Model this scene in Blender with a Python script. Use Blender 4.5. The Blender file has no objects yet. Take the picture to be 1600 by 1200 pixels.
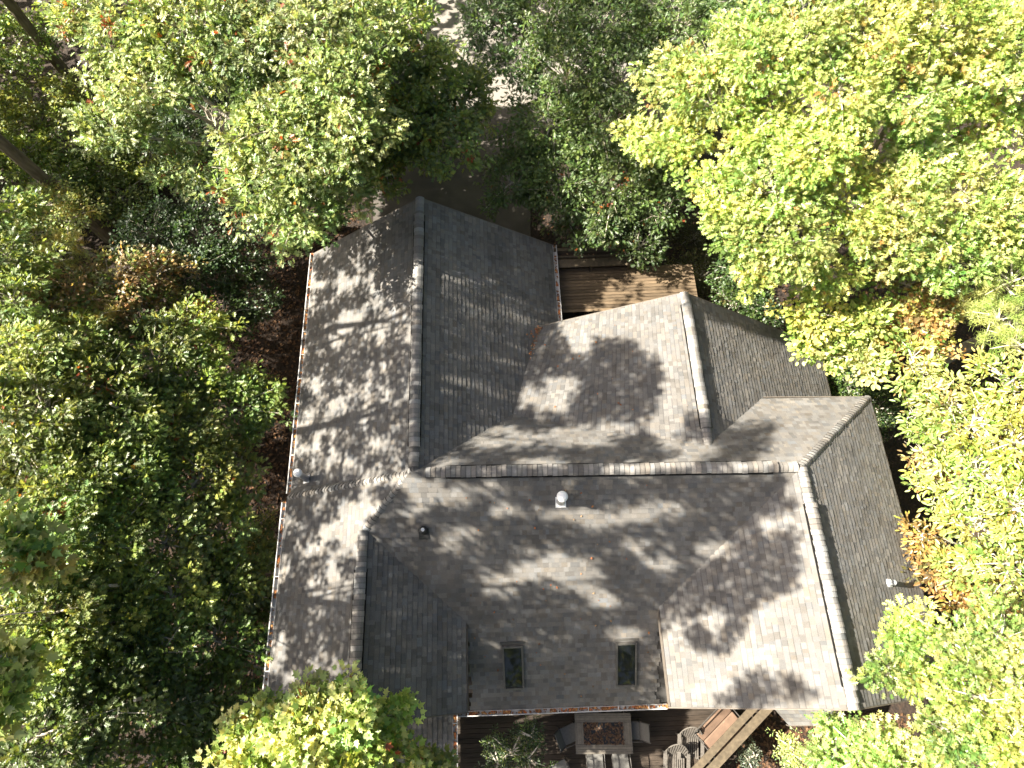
import bpy, math, random
import numpy as np
from mathutils import Matrix, Vector

# ---------------------------------------------------------------- camera, sky, sun, exposure
SC = bpy.context.scene
COL = SC.collection
H = 24.15                                    # drone height above the ground
F, CX, CY = 950.0, 800.0, 600.0              # lens in pixels of the 1600x1200 photograph
_vp = np.array([-95.0, -2406.0, F])
YW = _vp / np.linalg.norm(_vp)
_t = F * F / (95.0 ** 2 + 2406.0 ** 2)
_d = np.array([95 * _t, 2406 * _t, F])
ZW = -_d / np.linalg.norm(_d)
XW = np.cross(YW, ZW)
cam_data = bpy.data.cameras.new('camera')
cam = bpy.data.objects.new('camera', cam_data)
COL.objects.link(cam)
cam_data.sensor_width = 36.0
cam_data.lens = F / 1600.0 * 36.0
cam_data.clip_start, cam_data.clip_end = 0.2, 2000.0
R = Matrix(((XW[0], -XW[1], -XW[2]), (YW[0], -YW[1], -YW[2]), (ZW[0], -ZW[1], -ZW[2])))
cam.matrix_world = Matrix.Translation((0, 0, H)) @ R.to_4x4()
SC.camera = cam

SUN_EL = math.radians(42.6)
SUN = np.array([-math.cos(SUN_EL), 0.06, math.sin(SUN_EL)])
SUN /= np.linalg.norm(SUN)                   # towards the sun: low in the west
world = bpy.data.worlds.new('World')
SC.world = world
world.use_nodes = True
wt = world.node_tree
sky = wt.nodes.new('ShaderNodeTexSky')
sky.sky_type = 'NISHITA'
sky.sun_disc = False
sky.sun_elevation = SUN_EL
sky.sun_rotation = math.atan2(SUN[0], SUN[1])
sky.air_density = 0.75
sky.dust_density = 5.0
sky.ozone_density = 0.0
wt.links.new(sky.outputs[0], wt.nodes['Background'].inputs[0])
wt.nodes['Background'].inputs[1].default_value = 0.05
sd = bpy.data.lights.new('sun', 'SUN')
sd.energy = 5.0
sd.angle = math.radians(0.5)
sd.color = (1.0, 0.93, 0.80)
sun = bpy.data.objects.new('sun', sd)
COL.objects.link(sun)
sun.rotation_euler = Vector(SUN).to_track_quat('Z', 'Y').to_euler()
sun.location = (-30, 0, 30)
SC.view_settings.view_transform = 'Standard'
SC.view_settings.look = 'None'
SC.view_settings.exposure = 2.52
SC.view_settings.gamma = 1.0
SC.cycles.max_bounces = 8
SC.cycles.diffuse_bounces = 4
SC.cycles.transmission_bounces = 6
SC.cycles.transparent_max_bounces = 6

rng = np.random.default_rng(11)
random.seed(5)


# ---------------------------------------------------------------- picking points in space
def ray(px, py):
    c = np.array([px - CX, py - CY, F])
    return np.array([c @ XW, c @ YW, c @ ZW])


def at(px, py, z):
    r = ray(px, py)
    s = (z - H) / r[2]
    return np.array([r[0] * s, r[1] * s, z])


def mpp(px, py, z):                          # metres per photo pixel at that height
    c = np.array([px - CX, py - CY, F])
    r = ray(px, py)
    return (z - H) / r[2]


# ---------------------------------------------------------------- object helpers
def link(o, parent=None):
    COL.objects.link(o)
    if parent is not None:
        o.parent = parent
    return o


def tag(o, label=None, cat=None, group=None, kind=None):
    if label: o['label'] = label
    if cat: o['category'] = cat
    if group: o['group'] = group
    if kind: o['kind'] = kind
    return o


def empty(name, loc, rz=0.0, label=None, cat=None, group=None):
    o = bpy.data.objects.new(name, None)
    o.empty_display_size = 0.3
    o.location = loc
    o.rotation_euler = (0, 0, rz)
    link(o)
    return tag(o, label, cat, group)


class MB:
    """collects polygons (with an optional colour each) and links them as ONE mesh object"""
    def __init__(self):
        self.v, self.f, self.c = [], [], []

    def poly(self, pts, col=None):
        i = len(self.v)
        self.v.extend([tuple(p) for p in pts])
        self.f.append(tuple(range(i, i + len(pts))))
        self.c.append(col if col is not None else (1, 1, 1))

    def box(self, c, s, rz=0.0, col=None, tilt=None):
        x, y, z = s[0] / 2, s[1] / 2, s[2] / 2
        P = [Vector((a * x, b * y, d * z)) for d in (-1, 1) for b in (-1, 1) for a in (-1, 1)]
        M = Matrix.Rotation(rz, 3, 'Z')
        if tilt is not None:
            M = M @ tilt
        P = [M @ p + Vector(c) for p in P]
        i = len(self.v)
        self.v.extend([tuple(p) for p in P])
        for q in ((0, 2, 3, 1), (4, 5, 7, 6), (0, 1, 5, 4), (2, 6, 7, 3), (0, 4, 6, 2), (1, 3, 7, 5)):
            self.f.append(tuple(i + k for k in q))
            self.c.append(col if col is not None else (1, 1, 1))

    def beam(self, a, b, w, h, col=None):
        """rectangular bar from a to b, w wide (horizontal), h high"""
        a, b = Vector(a), Vector(b)
        d = (b - a).normalized()
        side = d.cross(Vector((0, 0, 1)))
        if side.length < 1e-4: side = Vector((1, 0, 0))
        side.normalize()
        up = side.cross(d).normalized()
        i = len(self.v)
        for p in (a, b):
            for sx, sz in ((-1, -1), (1, -1), (1, 1), (-1, 1)):
                self.v.append(tuple(p + side * (sx * w / 2) + up * (sz * h / 2)))
        for q in ((3, 2, 1, 0), (4, 5, 6, 7), (0, 1, 5, 4), (1, 2, 6, 5), (2, 3, 7, 6), (3, 0, 4, 7)):
            self.f.append(tuple(i + k for k in q))
            self.c.append(col if col is not None else (1, 1, 1))

    def tube(self, pts, rad, n=6, col=None, cap=True):
        pts = [Vector(p) for p in pts]
        i0 = len(self.v)
        ref = Vector((0.31, 0.17, 0.93))
        for k, p in enumerate(pts):
            d = (pts[min(k + 1, len(pts) - 1)] - pts[max(k - 1, 0)])
            if d.length < 1e-6: d = Vector((0, 0, 1))
            d.normalize()
            s = d.cross(ref)
            if s.length < 1e-3: s = d.cross(Vector((1, 0, 0)))
            s.normalize()
            t = d.cross(s)
            r = rad[k] if hasattr(rad, '__len__') else rad
            for j in range(n):
                a = 2 * math.pi * j / n
                self.v.append(tuple(p + s * (r * math.cos(a)) + t * (r * math.sin(a))))
        c = col if col is not None else (1, 1, 1)
        for k in range(len(pts) - 1):
            for j in range(n):
                a, b = i0 + k * n + j, i0 + k * n + (j + 1) % n
                self.f.append((a, b, b + n, a + n)); self.c.append(c)
        if cap:
            self.f.append(tuple(i0 + j for j in range(n))[::-1]); self.c.append(c)
            e = i0 + (len(pts) - 1) * n
            self.f.append(tuple(e + j for j in range(n))); self.c.append(c)

    def lathe(self, prof, c=(0, 0, 0), n=20, col=None):
        i0 = len(self.v)
        for r, z in prof:
            for j in range(n):
                a = 2 * math.pi * j / n
                self.v.append((c[0] + r * math.cos(a), c[1] + r * math.sin(a), c[2] + z))
        k_ = col if col is not None else (1, 1, 1)
        for k in range(len(prof) - 1):
            for j in range(n):
                a, b = i0 + k * n + j, i0 + k * n + (j + 1) % n
                self.f.append((a, b, b + n, a + n)); self.c.append(k_)

    def build(self, name, mat, parent=None, smooth=False, loc=None, bevel=0.0):
        me = bpy.data.meshes.new(name)
        me.from_pydata(self.v, [], self.f)
        at_ = me.attributes.new('tint', 'FLOAT_COLOR', 'FACE')
        buf = np.ones((len(self.f), 4), dtype=np.float32)
        buf[:, :3] = np.array(self.c, dtype=np.float32)
        at_.data.foreach_set('color', buf.ravel())
        me.materials.append(mat)
        me.update()
        if smooth:
            me.polygons.foreach_set('use_smooth', [True] * len(me.polygons))
        o = bpy.data.objects.new(name, me)
        if loc is not None: o.location = loc
        if bevel > 0:
            b = o.modifiers.new('bevel', 'BEVEL')
            b.width = bevel; b.segments = 2; b.limit_method = 'ANGLE'
        return link(o, parent)


# ---------------------------------------------------------------- materials
def nt(name):
    m = bpy.data.materials.new(name)
    m.use_nodes = True
    t = m.node_tree
    b = t.nodes['Principled BSDF']
    return m, t, b


def node(t, kind, **kw):
    n = t.nodes.new(kind)
    for k, v in kw.items(): setattr(n, k, v)
    return n


def mat_tinted(name, base, rough=0.8, nscale=30.0, namt=0.25, bump=0.0, bscale=60.0, metal=0.0, spec=0.3,
               big=0.0, bigscale=0.6, stretch=None):
    """base colour x per-face tint x noise at two scales, with an optional bump"""
    m, t, b = nt(name)
    L = t.links.new
    a = node(t, 'ShaderNodeAttribute', attribute_name='tint')
    tc = node(t, 'ShaderNodeTexCoord')
    src = tc.outputs['Object']
    if stretch:
        mp = node(t, 'ShaderNodeMapping')
        mp.inputs['Scale'].default_value = stretch
        L(src, mp.inputs[0]); src = mp.outputs[0]
    n1 = node(t, 'ShaderNodeTexNoise'); n1.inputs['Scale'].default_value = nscale; n1.inputs['Detail'].default_value = 6
    L(src, n1.inputs['Vector'])
    r1 = node(t, 'ShaderNodeMapRange')
    r1.inputs['From Min'].default_value = 0.3; r1.inputs['From Max'].default_value = 0.7
    r1.inputs['To Min'].default_value = 1 - namt; r1.inputs['To Max'].default_value = 1 + namt
    L(n1.outputs[0], r1.inputs[0])
    mul = node(t, 'ShaderNodeMixRGB', blend_type='MULTIPLY'); mul.inputs[0].default_value = 1
    mul.inputs[1].default_value = (*base, 1)
    L(a.outputs['Color'], mul.inputs[2])
    mul2 = node(t, 'ShaderNodeMixRGB', blend_type='MULTIPLY'); mul2.inputs[0].default_value = 1
    L(mul.outputs[0], mul2.inputs[1]); L(r1.outputs[0], mul2.inputs[2])
    out = mul2.outputs[0]
    if big > 0:
        n2 = node(t, 'ShaderNodeTexNoise'); n2.inputs['Scale'].default_value = bigscale; n2.inputs['Detail'].default_value = 4
        L(tc.outputs['Object'], n2.inputs['Vector'])
        r2 = node(t, 'ShaderNodeMapRange')
        r2.inputs['From Min'].default_value = 0.3; r2.inputs['From Max'].default_value = 0.7
        r2.inputs['To Min'].default_value = 1 - big; r2.inputs['To Max'].default_value = 1 + big
        L(n2.outputs[0], r2.inputs[0])
        mul3 = node(t, 'ShaderNodeMixRGB', blend_type='MULTIPLY'); mul3.inputs[0].default_value = 1
        L(out, mul3.inputs[1]); L(r2.outputs[0], mul3.inputs[2]); out = mul3.outputs[0]
    L(out, b.inputs['Base Color'])
    b.inputs['Roughness'].default_value = rough
    b.inputs['Metallic'].default_value = metal
    b.inputs['Specular IOR Level'].default_value = spec
    if bump > 0:
        n3 = node(t, 'ShaderNodeTexNoise'); n3.inputs['Scale'].default_value = bscale; n3.inputs['Detail'].default_value = 5
        L(src, n3.inputs['Vector'])
        bp = node(t, 'ShaderNodeBump'); bp.inputs['Strength'].default_value = bump; bp.inputs['Distance'].default_value = 0.01
        L(n3.outputs[0], bp.inputs['Height']); L(bp.outputs[0], b.inputs['Normal'])
    return m


def mat_leaf(name, trans=0.4, rough=0.45, spec=0.4):
    m, t, b = nt(name)
    L = t.links.new
    a = node(t, 'ShaderNodeAttribute', attribute_name='tint')
    b.inputs['Roughness'].default_value = rough
    b.inputs['Specular IOR Level'].default_value = spec
    L(a.outputs['Color'], b.inputs['Base Color'])
    tr = node(t, 'ShaderNodeBsdfTranslucent')
    tm = node(t, 'ShaderNodeMixRGB', blend_type='MULTIPLY'); tm.inputs[0].default_value = 1
    tm.inputs[2].default_value = (1.5, 1.4, 0.8, 1)
    L(a.outputs['Color'], tm.inputs[1]); L(tm.outputs[0], tr.inputs['Color'])
    mx = node(t, 'ShaderNodeMixShader'); mx.inputs[0].default_value = trans
    L(b.outputs[0], mx.inputs[1]); L(tr.outputs[0], mx.inputs[2])
    L(mx.outputs[0], t.nodes['Material Output'].inputs['Surface'])
    return m


M_SHINGLE = mat_tinted('weathered_shingle', (0.113, 0.1075, 0.101), rough=0.95, nscale=55, namt=0.16, bump=0.35, bscale=220, spec=0.15, big=0.15, bigscale=0.9)
M_SIDING = mat_tinted('house_siding', (0.16, 0.13, 0.10), rough=0.8, nscale=8, namt=0.15)
M_TRIM = mat_tinted('dark_trim', (0.10, 0.085, 0.07), rough=0.7, nscale=10, namt=0.15)
M_GUTTER = mat_tinted('gutter_metal', (0.38, 0.37, 0.355), rough=0.45, nscale=14, namt=0.15, spec=0.5)
M_METAL = mat_tinted('galvanised_metal', (0.62, 0.63, 0.64), rough=0.38, nscale=18, namt=0.12, metal=0.75, spec=0.5)
M_WHITE = mat_tinted('white_metal', (0.78, 0.78, 0.77), rough=0.5, nscale=12, namt=0.06)
M_RUBBER = mat_tinted('black_rubber', (0.02, 0.02, 0.02), rough=0.6, nscale=20, namt=0.2)
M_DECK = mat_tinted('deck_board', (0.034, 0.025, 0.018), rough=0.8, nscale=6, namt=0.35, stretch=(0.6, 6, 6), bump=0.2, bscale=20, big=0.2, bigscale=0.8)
M_TIMBER = mat_tinted('timber_rail', (0.08, 0.062, 0.04), rough=0.75, nscale=8, namt=0.3, bump=0.2, bscale=25, big=0.15)
M_BARK = mat_tinted('tree_bark', (0.30, 0.27, 0.23), rough=0.95, nscale=9, namt=0.4, bump=0.8, bscale=14, stretch=(1, 1, 0.25))
M_BARKD = mat_tinted('dark_bark', (0.15, 0.12, 0.09), rough=0.95, nscale=9, namt=0.4, bump=0.8, bscale=14, stretch=(1, 1, 0.25))
M_FABRIC = mat_tinted('tan_cushion', (0.125, 0.08, 0.055), rough=0.9, nscale=3, namt=0.22, bump=0.1, bscale=120)
M_SLING = mat_tinted('grey_sling', (0.10, 0.097, 0.09), rough=0.8, nscale=20, namt=0.12)
M_IRON = mat_tinted('dark_iron', (0.05, 0.045, 0.04), rough=0.5, nscale=20, namt=0.2, spec=0.4)
M_WICK = mat_tinted('grey_weathered_slat', (0.085, 0.076, 0.066), rough=0.8, nscale=14, namt=0.25)
M_TABLE = mat_tinted('table_slat', (0.10, 0.088, 0.072), rough=0.6, nscale=8, namt=0.2)
M_SOIL = mat_tinted('planter_soil', (0.035, 0.025, 0.018), rough=1.0, nscale=30, namt=0.5)
M_LEAF = mat_leaf('leaf', trans=0.42, rough=.42, spec=.5)
M_NEEDLE = mat_leaf('needle', trans=0.25)
M_DRY = mat_tinted('dry_leaf', (1, 1, 1), rough=0.8, nscale=30, namt=0.15)


def mat_ground():
    m, t, b = nt('forest_floor')
    L = t.links.new
    tc = node(t, 'ShaderNodeTexCoord')
    v = node(t, 'ShaderNodeTexVoronoi'); v.inputs['Scale'].default_value = 9.0
    L(tc.outputs['Object'], v.inputs['Vector'])
    cr = node(t, 'ShaderNodeValToRGB')
    e = cr.color_ramp.elements
    e[0].position, e[0].color = 0.0, (0.02, 0.012, 0.008, 1)
    e[1].position, e[1].color = 1.0, (0.05, 0.028, 0.016, 1)
    k = e.new(0.5); k.color = (0.03, 0.018, 0.011, 1)
    L(v.outputs['Color'], cr.inputs[0])
    n = node(t, 'ShaderNodeTexNoise'); n.inputs['Scale'].default_value = 0.5; n.inputs['Detail'].default_value = 8
    L(tc.outputs['Object'], n.inputs['Vector'])
    mx = node(t, 'ShaderNodeMixRGB', blend_type='MULTIPLY'); mx.inputs[0].default_value = 0.8
    L(cr.outputs[0], mx.inputs[1]); L(n.outputs[0], mx.inputs[2])
    L(mx.outputs[0], b.inputs['Base Color'])
    b.inputs['Roughness'].default_value = 1.0
    bp = node(t, 'ShaderNodeBump'); bp.inputs['Strength'].default_value = 0.8; bp.inputs['Distance'].default_value = 0.05
    L(v.outputs['Distance'], bp.inputs['Height']); L(bp.outputs[0], b.inputs['Normal'])
    return m


def mat_glass():
    m, t, b = nt('skylight_glass')
    b.inputs['Base Color'].default_value = (0.012, 0.014, 0.014, 1)
    b.inputs['Roughness'].default_value = 0.03
    b.inputs['Specular IOR Level'].default_value = 0.28
    n = node(t, 'ShaderNodeTexNoise'); n.inputs['Scale'].default_value = 3
    bp = node(t, 'ShaderNodeBump'); bp.inputs['Strength'].default_value = 0.02
    t.links.new(n.outputs[0], bp.inputs['Height']); t.links.new(bp.outputs[0], b.inputs['Normal'])
    return m


M_GROUND = mat_ground()
M_GLASS = mat_glass()
M_DRIVE = mat_tinted('driveway_concrete', (0.17, 0.155, 0.137), rough=0.9, nscale=40, namt=0.12, bump=0.2, bscale=90, big=0.22, bigscale=0.5)

# ---------------------------------------------------------------- ground and driveway
g = MB()
N_ = 60
for i in range(N_):
    for j in range(N_):
        x0, y0 = -300 + i * 10, -300 + j * 10
        g.poly([(x0, y0, 0), (x0 + 10, y0, 0), (x0 + 10, y0 + 10, 0), (x0, y0 + 10, 0)])
tag(g.build('ground', M_GROUND), kind='structure')

M_ASPH = mat_tinted('driveway_asphalt', (0.075, 0.066, 0.058), rough=0.95, nscale=60, namt=0.2, bump=0.3, bscale=120, big=0.25, bigscale=0.7)


def sheet(name, pts, z, mat, kind='structure'):
    d = MB()
    top = [(p[0], p[1], z) for p in [at(x, y, z) for x, y in pts]]
    d.poly(top[::-1])
    for k in range(len(top)):
        a, b_ = top[k], top[(k + 1) % len(top)]
        d.poly([a, b_, (b_[0], b_[1], -0.05), (a[0], a[1], -0.05)])
    return tag(d.build(name, mat), kind=kind)


sheet('driveway', [(583, 400), (583, 290), (590, 215), (612, 168), (700, 178), (790, 170), (856, 150), (840, 215), (829, 270), (829, 400)], .03, M_ASPH)
sheet('road', [(560, 200), (600, 140), (636, 60), (640, -80), (1300, -80), (1240, 60), (1000, 110), (872, 190)], .022, M_DRIVE)

# ---------------------------------------------------------------- house: roof geometry
YRc = lambda x: 4.085 - 0.025 * x
fS = lambda x, y: 7 - 0.70 * (YRc(x) - y)
fN = lambda x, y: 7 - 0.82 * (y - YRc(x))
fG1W = lambda x, y: 7 + 0.665 * (x + 2.93)
fG1E = lambda x, y: 7 - 0.665 * (x + 2.93)
fLWW = lambda x, y: 4.25 + 0.59 * (x + 7.55)
fLWE = lambda x, y: 6.02 - 0.638 * (x + 4.55)
fRWW = lambda x, y: 7 + 0.64 * (x - 8.2)
fRWE = lambda x, y: 7 - 0.612 * (x - 8.2)
LC = (6.02 - 4.2) / 2.85


def clip_poly(P, a, b):
    """keep the left side of the line a->b (2-D, Sutherland-Hodgman)"""
    out = []
    n = len(P)
    f = lambda p: (b[0] - a[0]) * (p[1] - a[1]) - (b[1] - a[1]) * (p[0] - a[0])
    for i in range(n):
        p, q = P[i], P[(i + 1) % n]
        fp, fq = f(p), f(q)
        if fp >= 0: out.append(p)
        if (fp >= 0) != (fq >= 0):
            s = fp / (fp - fq)
            out.append((p[0] + (q[0] - p[0]) * s, p[1] + (q[1] - p[1]) * s))
    return out


EXPO = 0.158
ROOF_SAMPLES = []


def patch(mb, c00, c10, c01, c11, clips=(), above=(), margin=0.10, seed=0, under=True):
    """shingled surface: c00-c10 is the upper edge, c01-c11 the lower one (bilinear); real courses with butt edges.
    clips: plan-view (x, y) lines, the left side stays; above: functions the surface must not sink below"""
    r = np.random.default_rng(seed)
    c00, c10, c01, c11 = [np.array(c, float) for c in (c00, c10, c01, c11)]
    Lm = max(np.linalg.norm(c10 - c00), np.linalg.norm(c11 - c01))
    Dm = max(np.linalg.norm(c01 - c00), np.linalg.norm(c11 - c10))
    S_ = lambda u, v: (c00 * (1 - u) + c10 * u) * (1 - v) + (c01 * (1 - u) + c11 * u) * v
    def nrm(u, v):
        du = (c10 - c00) * (1 - v) + (c11 - c01) * v
        dv = (c01 - c00) * (1 - u) + (c11 - c10) * u
        n = np.cross(du, dv)
        if n[2] < 0: n = -n
        return n / np.linalg.norm(n)
    nc = max(1, round(Dm / EXPO))
    for k in range(nc):
        v0, v1 = k / nc, (k + 1) / nc
        u = -r.uniform(0, 0.3) / Lm
        tone_row = r.normal(1, 0.03)
        while u < 1:
            w = r.choice([0.08, 0.11, 0.14, 0.17, 0.2, 0.26]) * r.uniform(0.9, 1.1) / Lm
            a, b = max(u, 0), min(u + w, 1)
            u += w
            if b - a < 1e-4: continue
            q = [(a, v0), (b, v0), (b, v1), (a, v1)]
            if clips:
                # clip in plan, using the local affine frame of this tab
                o = S_(a, v0); eu = S_(b, v0) - o; ev = S_(a, v1) - o
                A = np.array([[eu[0], ev[0]], [eu[1], ev[1]]])
                if abs(np.linalg.det(A)) < 1e-9: continue
                Ai = np.linalg.inv(A)
                P = [tuple(S_(*c)[:2]) for c in q]
                if (P[1][0] - P[0][0]) * (P[2][1] - P[0][1]) - (P[1][1] - P[0][1]) * (P[2][0] - P[0][0]) < 0:
                    P = P[::-1]
                for l0, l1 in clips:
                    P = clip_poly(P, l0, l1)
                    if len(P) < 3: break
                if len(P) < 3: continue
                q = []
                for p in P:
                    st = Ai @ (np.array(p) - o[:2])
                    q.append((a + (b - a) * st[0], v0 + (v1 - v0) * st[1]))
            cen = S_(sum(p[0] for p in q) / len(q), sum(p[1] for p in q) / len(q))
            if any(cen[2] < f(cen[0], cen[1]) - margin for f in above): continue
            thick = r.choice([0.010, 0.014, 0.019], p=[0.45, 0.35, 0.2])
            tone = tone_row * r.choice([0.80, 0.91, 1.0, 1.08, 1.17], p=[0.14, 0.22, 0.30, 0.22, 0.12])
            warm = r.normal(0, 0.025)
            col = (tone * (1 + warm), tone, tone * (1 - warm * 1.3))
            pts = []
            for (uu, vv) in q:
                h = 0.001 + thick * (vv - v0) / (v1 - v0)
                pts.append(S_(uu, vv) + nrm(uu, vv) * h)
            n_up = np.cross(pts[1] - pts[0], pts[2] - pts[0])
            if n_up[2] < 0:
                pts = pts[::-1]; q = q[::-1]
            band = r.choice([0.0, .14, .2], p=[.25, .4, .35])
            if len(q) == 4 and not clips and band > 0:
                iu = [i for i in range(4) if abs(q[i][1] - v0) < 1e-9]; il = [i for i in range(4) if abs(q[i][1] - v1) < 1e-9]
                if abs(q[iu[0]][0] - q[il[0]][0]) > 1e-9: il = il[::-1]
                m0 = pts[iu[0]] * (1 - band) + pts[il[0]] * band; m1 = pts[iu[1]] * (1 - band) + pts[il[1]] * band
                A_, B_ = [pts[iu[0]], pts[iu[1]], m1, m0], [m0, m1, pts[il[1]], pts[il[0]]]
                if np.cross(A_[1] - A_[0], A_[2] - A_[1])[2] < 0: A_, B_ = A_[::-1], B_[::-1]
                mb.poly(A_, (col[0] * .72, col[1] * .72, col[2] * .73)); mb.poly(B_, col)  # printed head band, painted dark to stand in for course shadow lines
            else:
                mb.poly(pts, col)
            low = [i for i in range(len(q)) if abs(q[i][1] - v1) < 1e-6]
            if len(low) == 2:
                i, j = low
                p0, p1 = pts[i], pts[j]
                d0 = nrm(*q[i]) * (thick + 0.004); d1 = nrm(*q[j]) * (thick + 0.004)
                mb.poly([p0, p1, p1 - d1, p0 - d0], (col[0] * .3, col[1] * .3, col[2] * .3))  # butt edge darkened so the shadow slots between courses read
            # thin sides where a thick tab stands over its neighbours
            if len(q) == 4 and thick > 0.01 and not clips:
                for i, j in ((0, 3), (1, 2)):
                    p0, p1 = pts[i], pts[j]
                    mb.poly([p0, p1, p1 - nrm(*q[j]) * (thick + .002), p0 - nrm(*q[i]) * .002], col)
            ROOF_SAMPLES.append(cen)
    if under:
        n0 = 8
        for i in range(n0):
            for j in range(n0):
                q = [(i / n0, j / n0), ((i + 1) / n0, j / n0), ((i + 1) / n0, (j + 1) / n0), (i / n0, (j + 1) / n0)]
                P3 = [S_(*c) for c in q]
                if clips:
                    o = P3[0]; A = np.array([[P3[1][0] - o[0], P3[3][0] - o[0]], [P3[1][1] - o[1], P3[3][1] - o[1]]])
                    if abs(np.linalg.det(A)) < 1e-9: continue
                    Ai = np.linalg.inv(A)
                    P = [tuple(p[:2]) for p in P3]
                    if (P[1][0] - P[0][0]) * (P[2][1] - P[0][1]) - (P[1][1] - P[0][1]) * (P[2][0] - P[0][0]) < 0: P = P[::-1]
                    for l0, l1 in clips:
                        P = clip_poly(P, l0, l1)
                        if len(P) < 3: break
                    if len(P) < 3: continue
                    P3 = []
                    for p in P:
                        st = Ai @ (np.array(p) - o[:2])
                        P3.append(S_(q[0][0] + st[0] / n0, q[0][1] + st[1] / n0))
                cen = sum(P3) / len(P3)
                if any(cen[2] < f(cen[0], cen[1]) - 0.5 for f in above): continue
                mb.poly([p - nrm(.5, .5) * 0.025 for p in P3], (0.5, 0.5, 0.5))


roof = MB()
Z = lambda f, x, y: (x, y, f(x, y))
Y1 = 13.82                                           # front rake of the garage gable
# garage gable
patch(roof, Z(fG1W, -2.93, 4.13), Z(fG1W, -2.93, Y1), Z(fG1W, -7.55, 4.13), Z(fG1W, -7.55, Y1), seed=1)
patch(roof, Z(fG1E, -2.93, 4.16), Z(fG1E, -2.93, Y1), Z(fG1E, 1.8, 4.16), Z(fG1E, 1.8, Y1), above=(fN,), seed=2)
# front wing
G2A, G2B = (5.89, 4.6, 6.25), (5.89, 10.1, 6.25)
G2C, G2D = (-0.55, 4.6, 5.42), (1.06, 10.0, 4.36)
fG2E = lambda x, y: 6.25 - 0.647 * (x - 5.89)
def fG2W(x, y):
    v = (y - 4.6) / 5.4
    xl = -0.55 + 1.61 * v; zl = 5.42 - 1.06 * v
    return zl + (6.25 - zl) * (x - xl) / (5.89 - xl)
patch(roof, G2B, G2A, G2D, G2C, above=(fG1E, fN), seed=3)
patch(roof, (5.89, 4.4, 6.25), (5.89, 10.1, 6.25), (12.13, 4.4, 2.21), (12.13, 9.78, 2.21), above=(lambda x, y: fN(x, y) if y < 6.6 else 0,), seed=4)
# main ridge: north slope either side of the front wing
HIP = ((12.15, 6.73), (8.2, 3.88))
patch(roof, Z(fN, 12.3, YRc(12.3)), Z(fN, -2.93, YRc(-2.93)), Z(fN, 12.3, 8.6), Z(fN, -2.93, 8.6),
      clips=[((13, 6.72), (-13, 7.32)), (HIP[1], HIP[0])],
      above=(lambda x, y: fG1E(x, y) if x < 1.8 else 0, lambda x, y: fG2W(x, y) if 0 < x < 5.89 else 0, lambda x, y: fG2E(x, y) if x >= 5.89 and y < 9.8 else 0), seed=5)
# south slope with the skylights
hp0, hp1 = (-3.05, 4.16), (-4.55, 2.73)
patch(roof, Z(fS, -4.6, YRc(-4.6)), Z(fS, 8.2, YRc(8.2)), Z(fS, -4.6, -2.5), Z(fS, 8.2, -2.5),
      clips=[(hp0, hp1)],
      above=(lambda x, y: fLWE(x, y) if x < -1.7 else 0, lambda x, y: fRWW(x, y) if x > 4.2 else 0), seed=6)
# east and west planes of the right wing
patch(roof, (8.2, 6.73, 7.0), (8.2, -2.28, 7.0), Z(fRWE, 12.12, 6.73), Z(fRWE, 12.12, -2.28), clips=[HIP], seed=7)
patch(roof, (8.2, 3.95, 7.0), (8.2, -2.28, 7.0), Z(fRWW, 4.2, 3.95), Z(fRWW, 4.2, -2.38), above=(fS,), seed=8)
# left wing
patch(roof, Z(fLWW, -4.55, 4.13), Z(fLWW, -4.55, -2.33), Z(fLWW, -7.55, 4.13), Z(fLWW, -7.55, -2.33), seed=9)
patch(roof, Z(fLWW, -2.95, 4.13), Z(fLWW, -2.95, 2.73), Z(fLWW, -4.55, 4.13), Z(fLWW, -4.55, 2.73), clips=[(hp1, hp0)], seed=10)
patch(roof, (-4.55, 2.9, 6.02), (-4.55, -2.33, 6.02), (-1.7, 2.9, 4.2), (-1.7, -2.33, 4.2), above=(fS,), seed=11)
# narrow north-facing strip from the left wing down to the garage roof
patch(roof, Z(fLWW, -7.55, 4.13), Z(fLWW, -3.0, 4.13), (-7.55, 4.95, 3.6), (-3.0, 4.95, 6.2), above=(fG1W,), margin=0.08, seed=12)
# low roofs beside the rear deck
low1, low2 = MB(), MB()
pr = [at(707, 1113, 2.6), at(709, 1290, 2.6)]
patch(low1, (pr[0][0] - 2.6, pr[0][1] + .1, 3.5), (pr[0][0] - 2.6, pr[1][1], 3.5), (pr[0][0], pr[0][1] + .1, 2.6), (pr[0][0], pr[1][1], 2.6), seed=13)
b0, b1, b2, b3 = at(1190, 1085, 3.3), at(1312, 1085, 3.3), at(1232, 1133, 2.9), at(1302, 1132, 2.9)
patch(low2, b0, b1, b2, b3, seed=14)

HOUSE = empty('house', (0, 2, 0), label='large house with a weathered grey shingle roof of several gables among the trees', cat='house')
HM = Matrix.Translation((0, -2, 0))


def hpart(mb, name, mat, parent=None, **kw):
    o = mb.build(name, mat, HOUSE if parent is None else parent, **kw)
    if parent is None: o.location = (0, -2, 0)
    return o


ROOF = hpart(roof, 'roof', M_SHINGLE)
hpart(low1, 'porch_roof', M_SHINGLE)
hpart(low2, 'bay_roof', M_SHINGLE)


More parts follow.
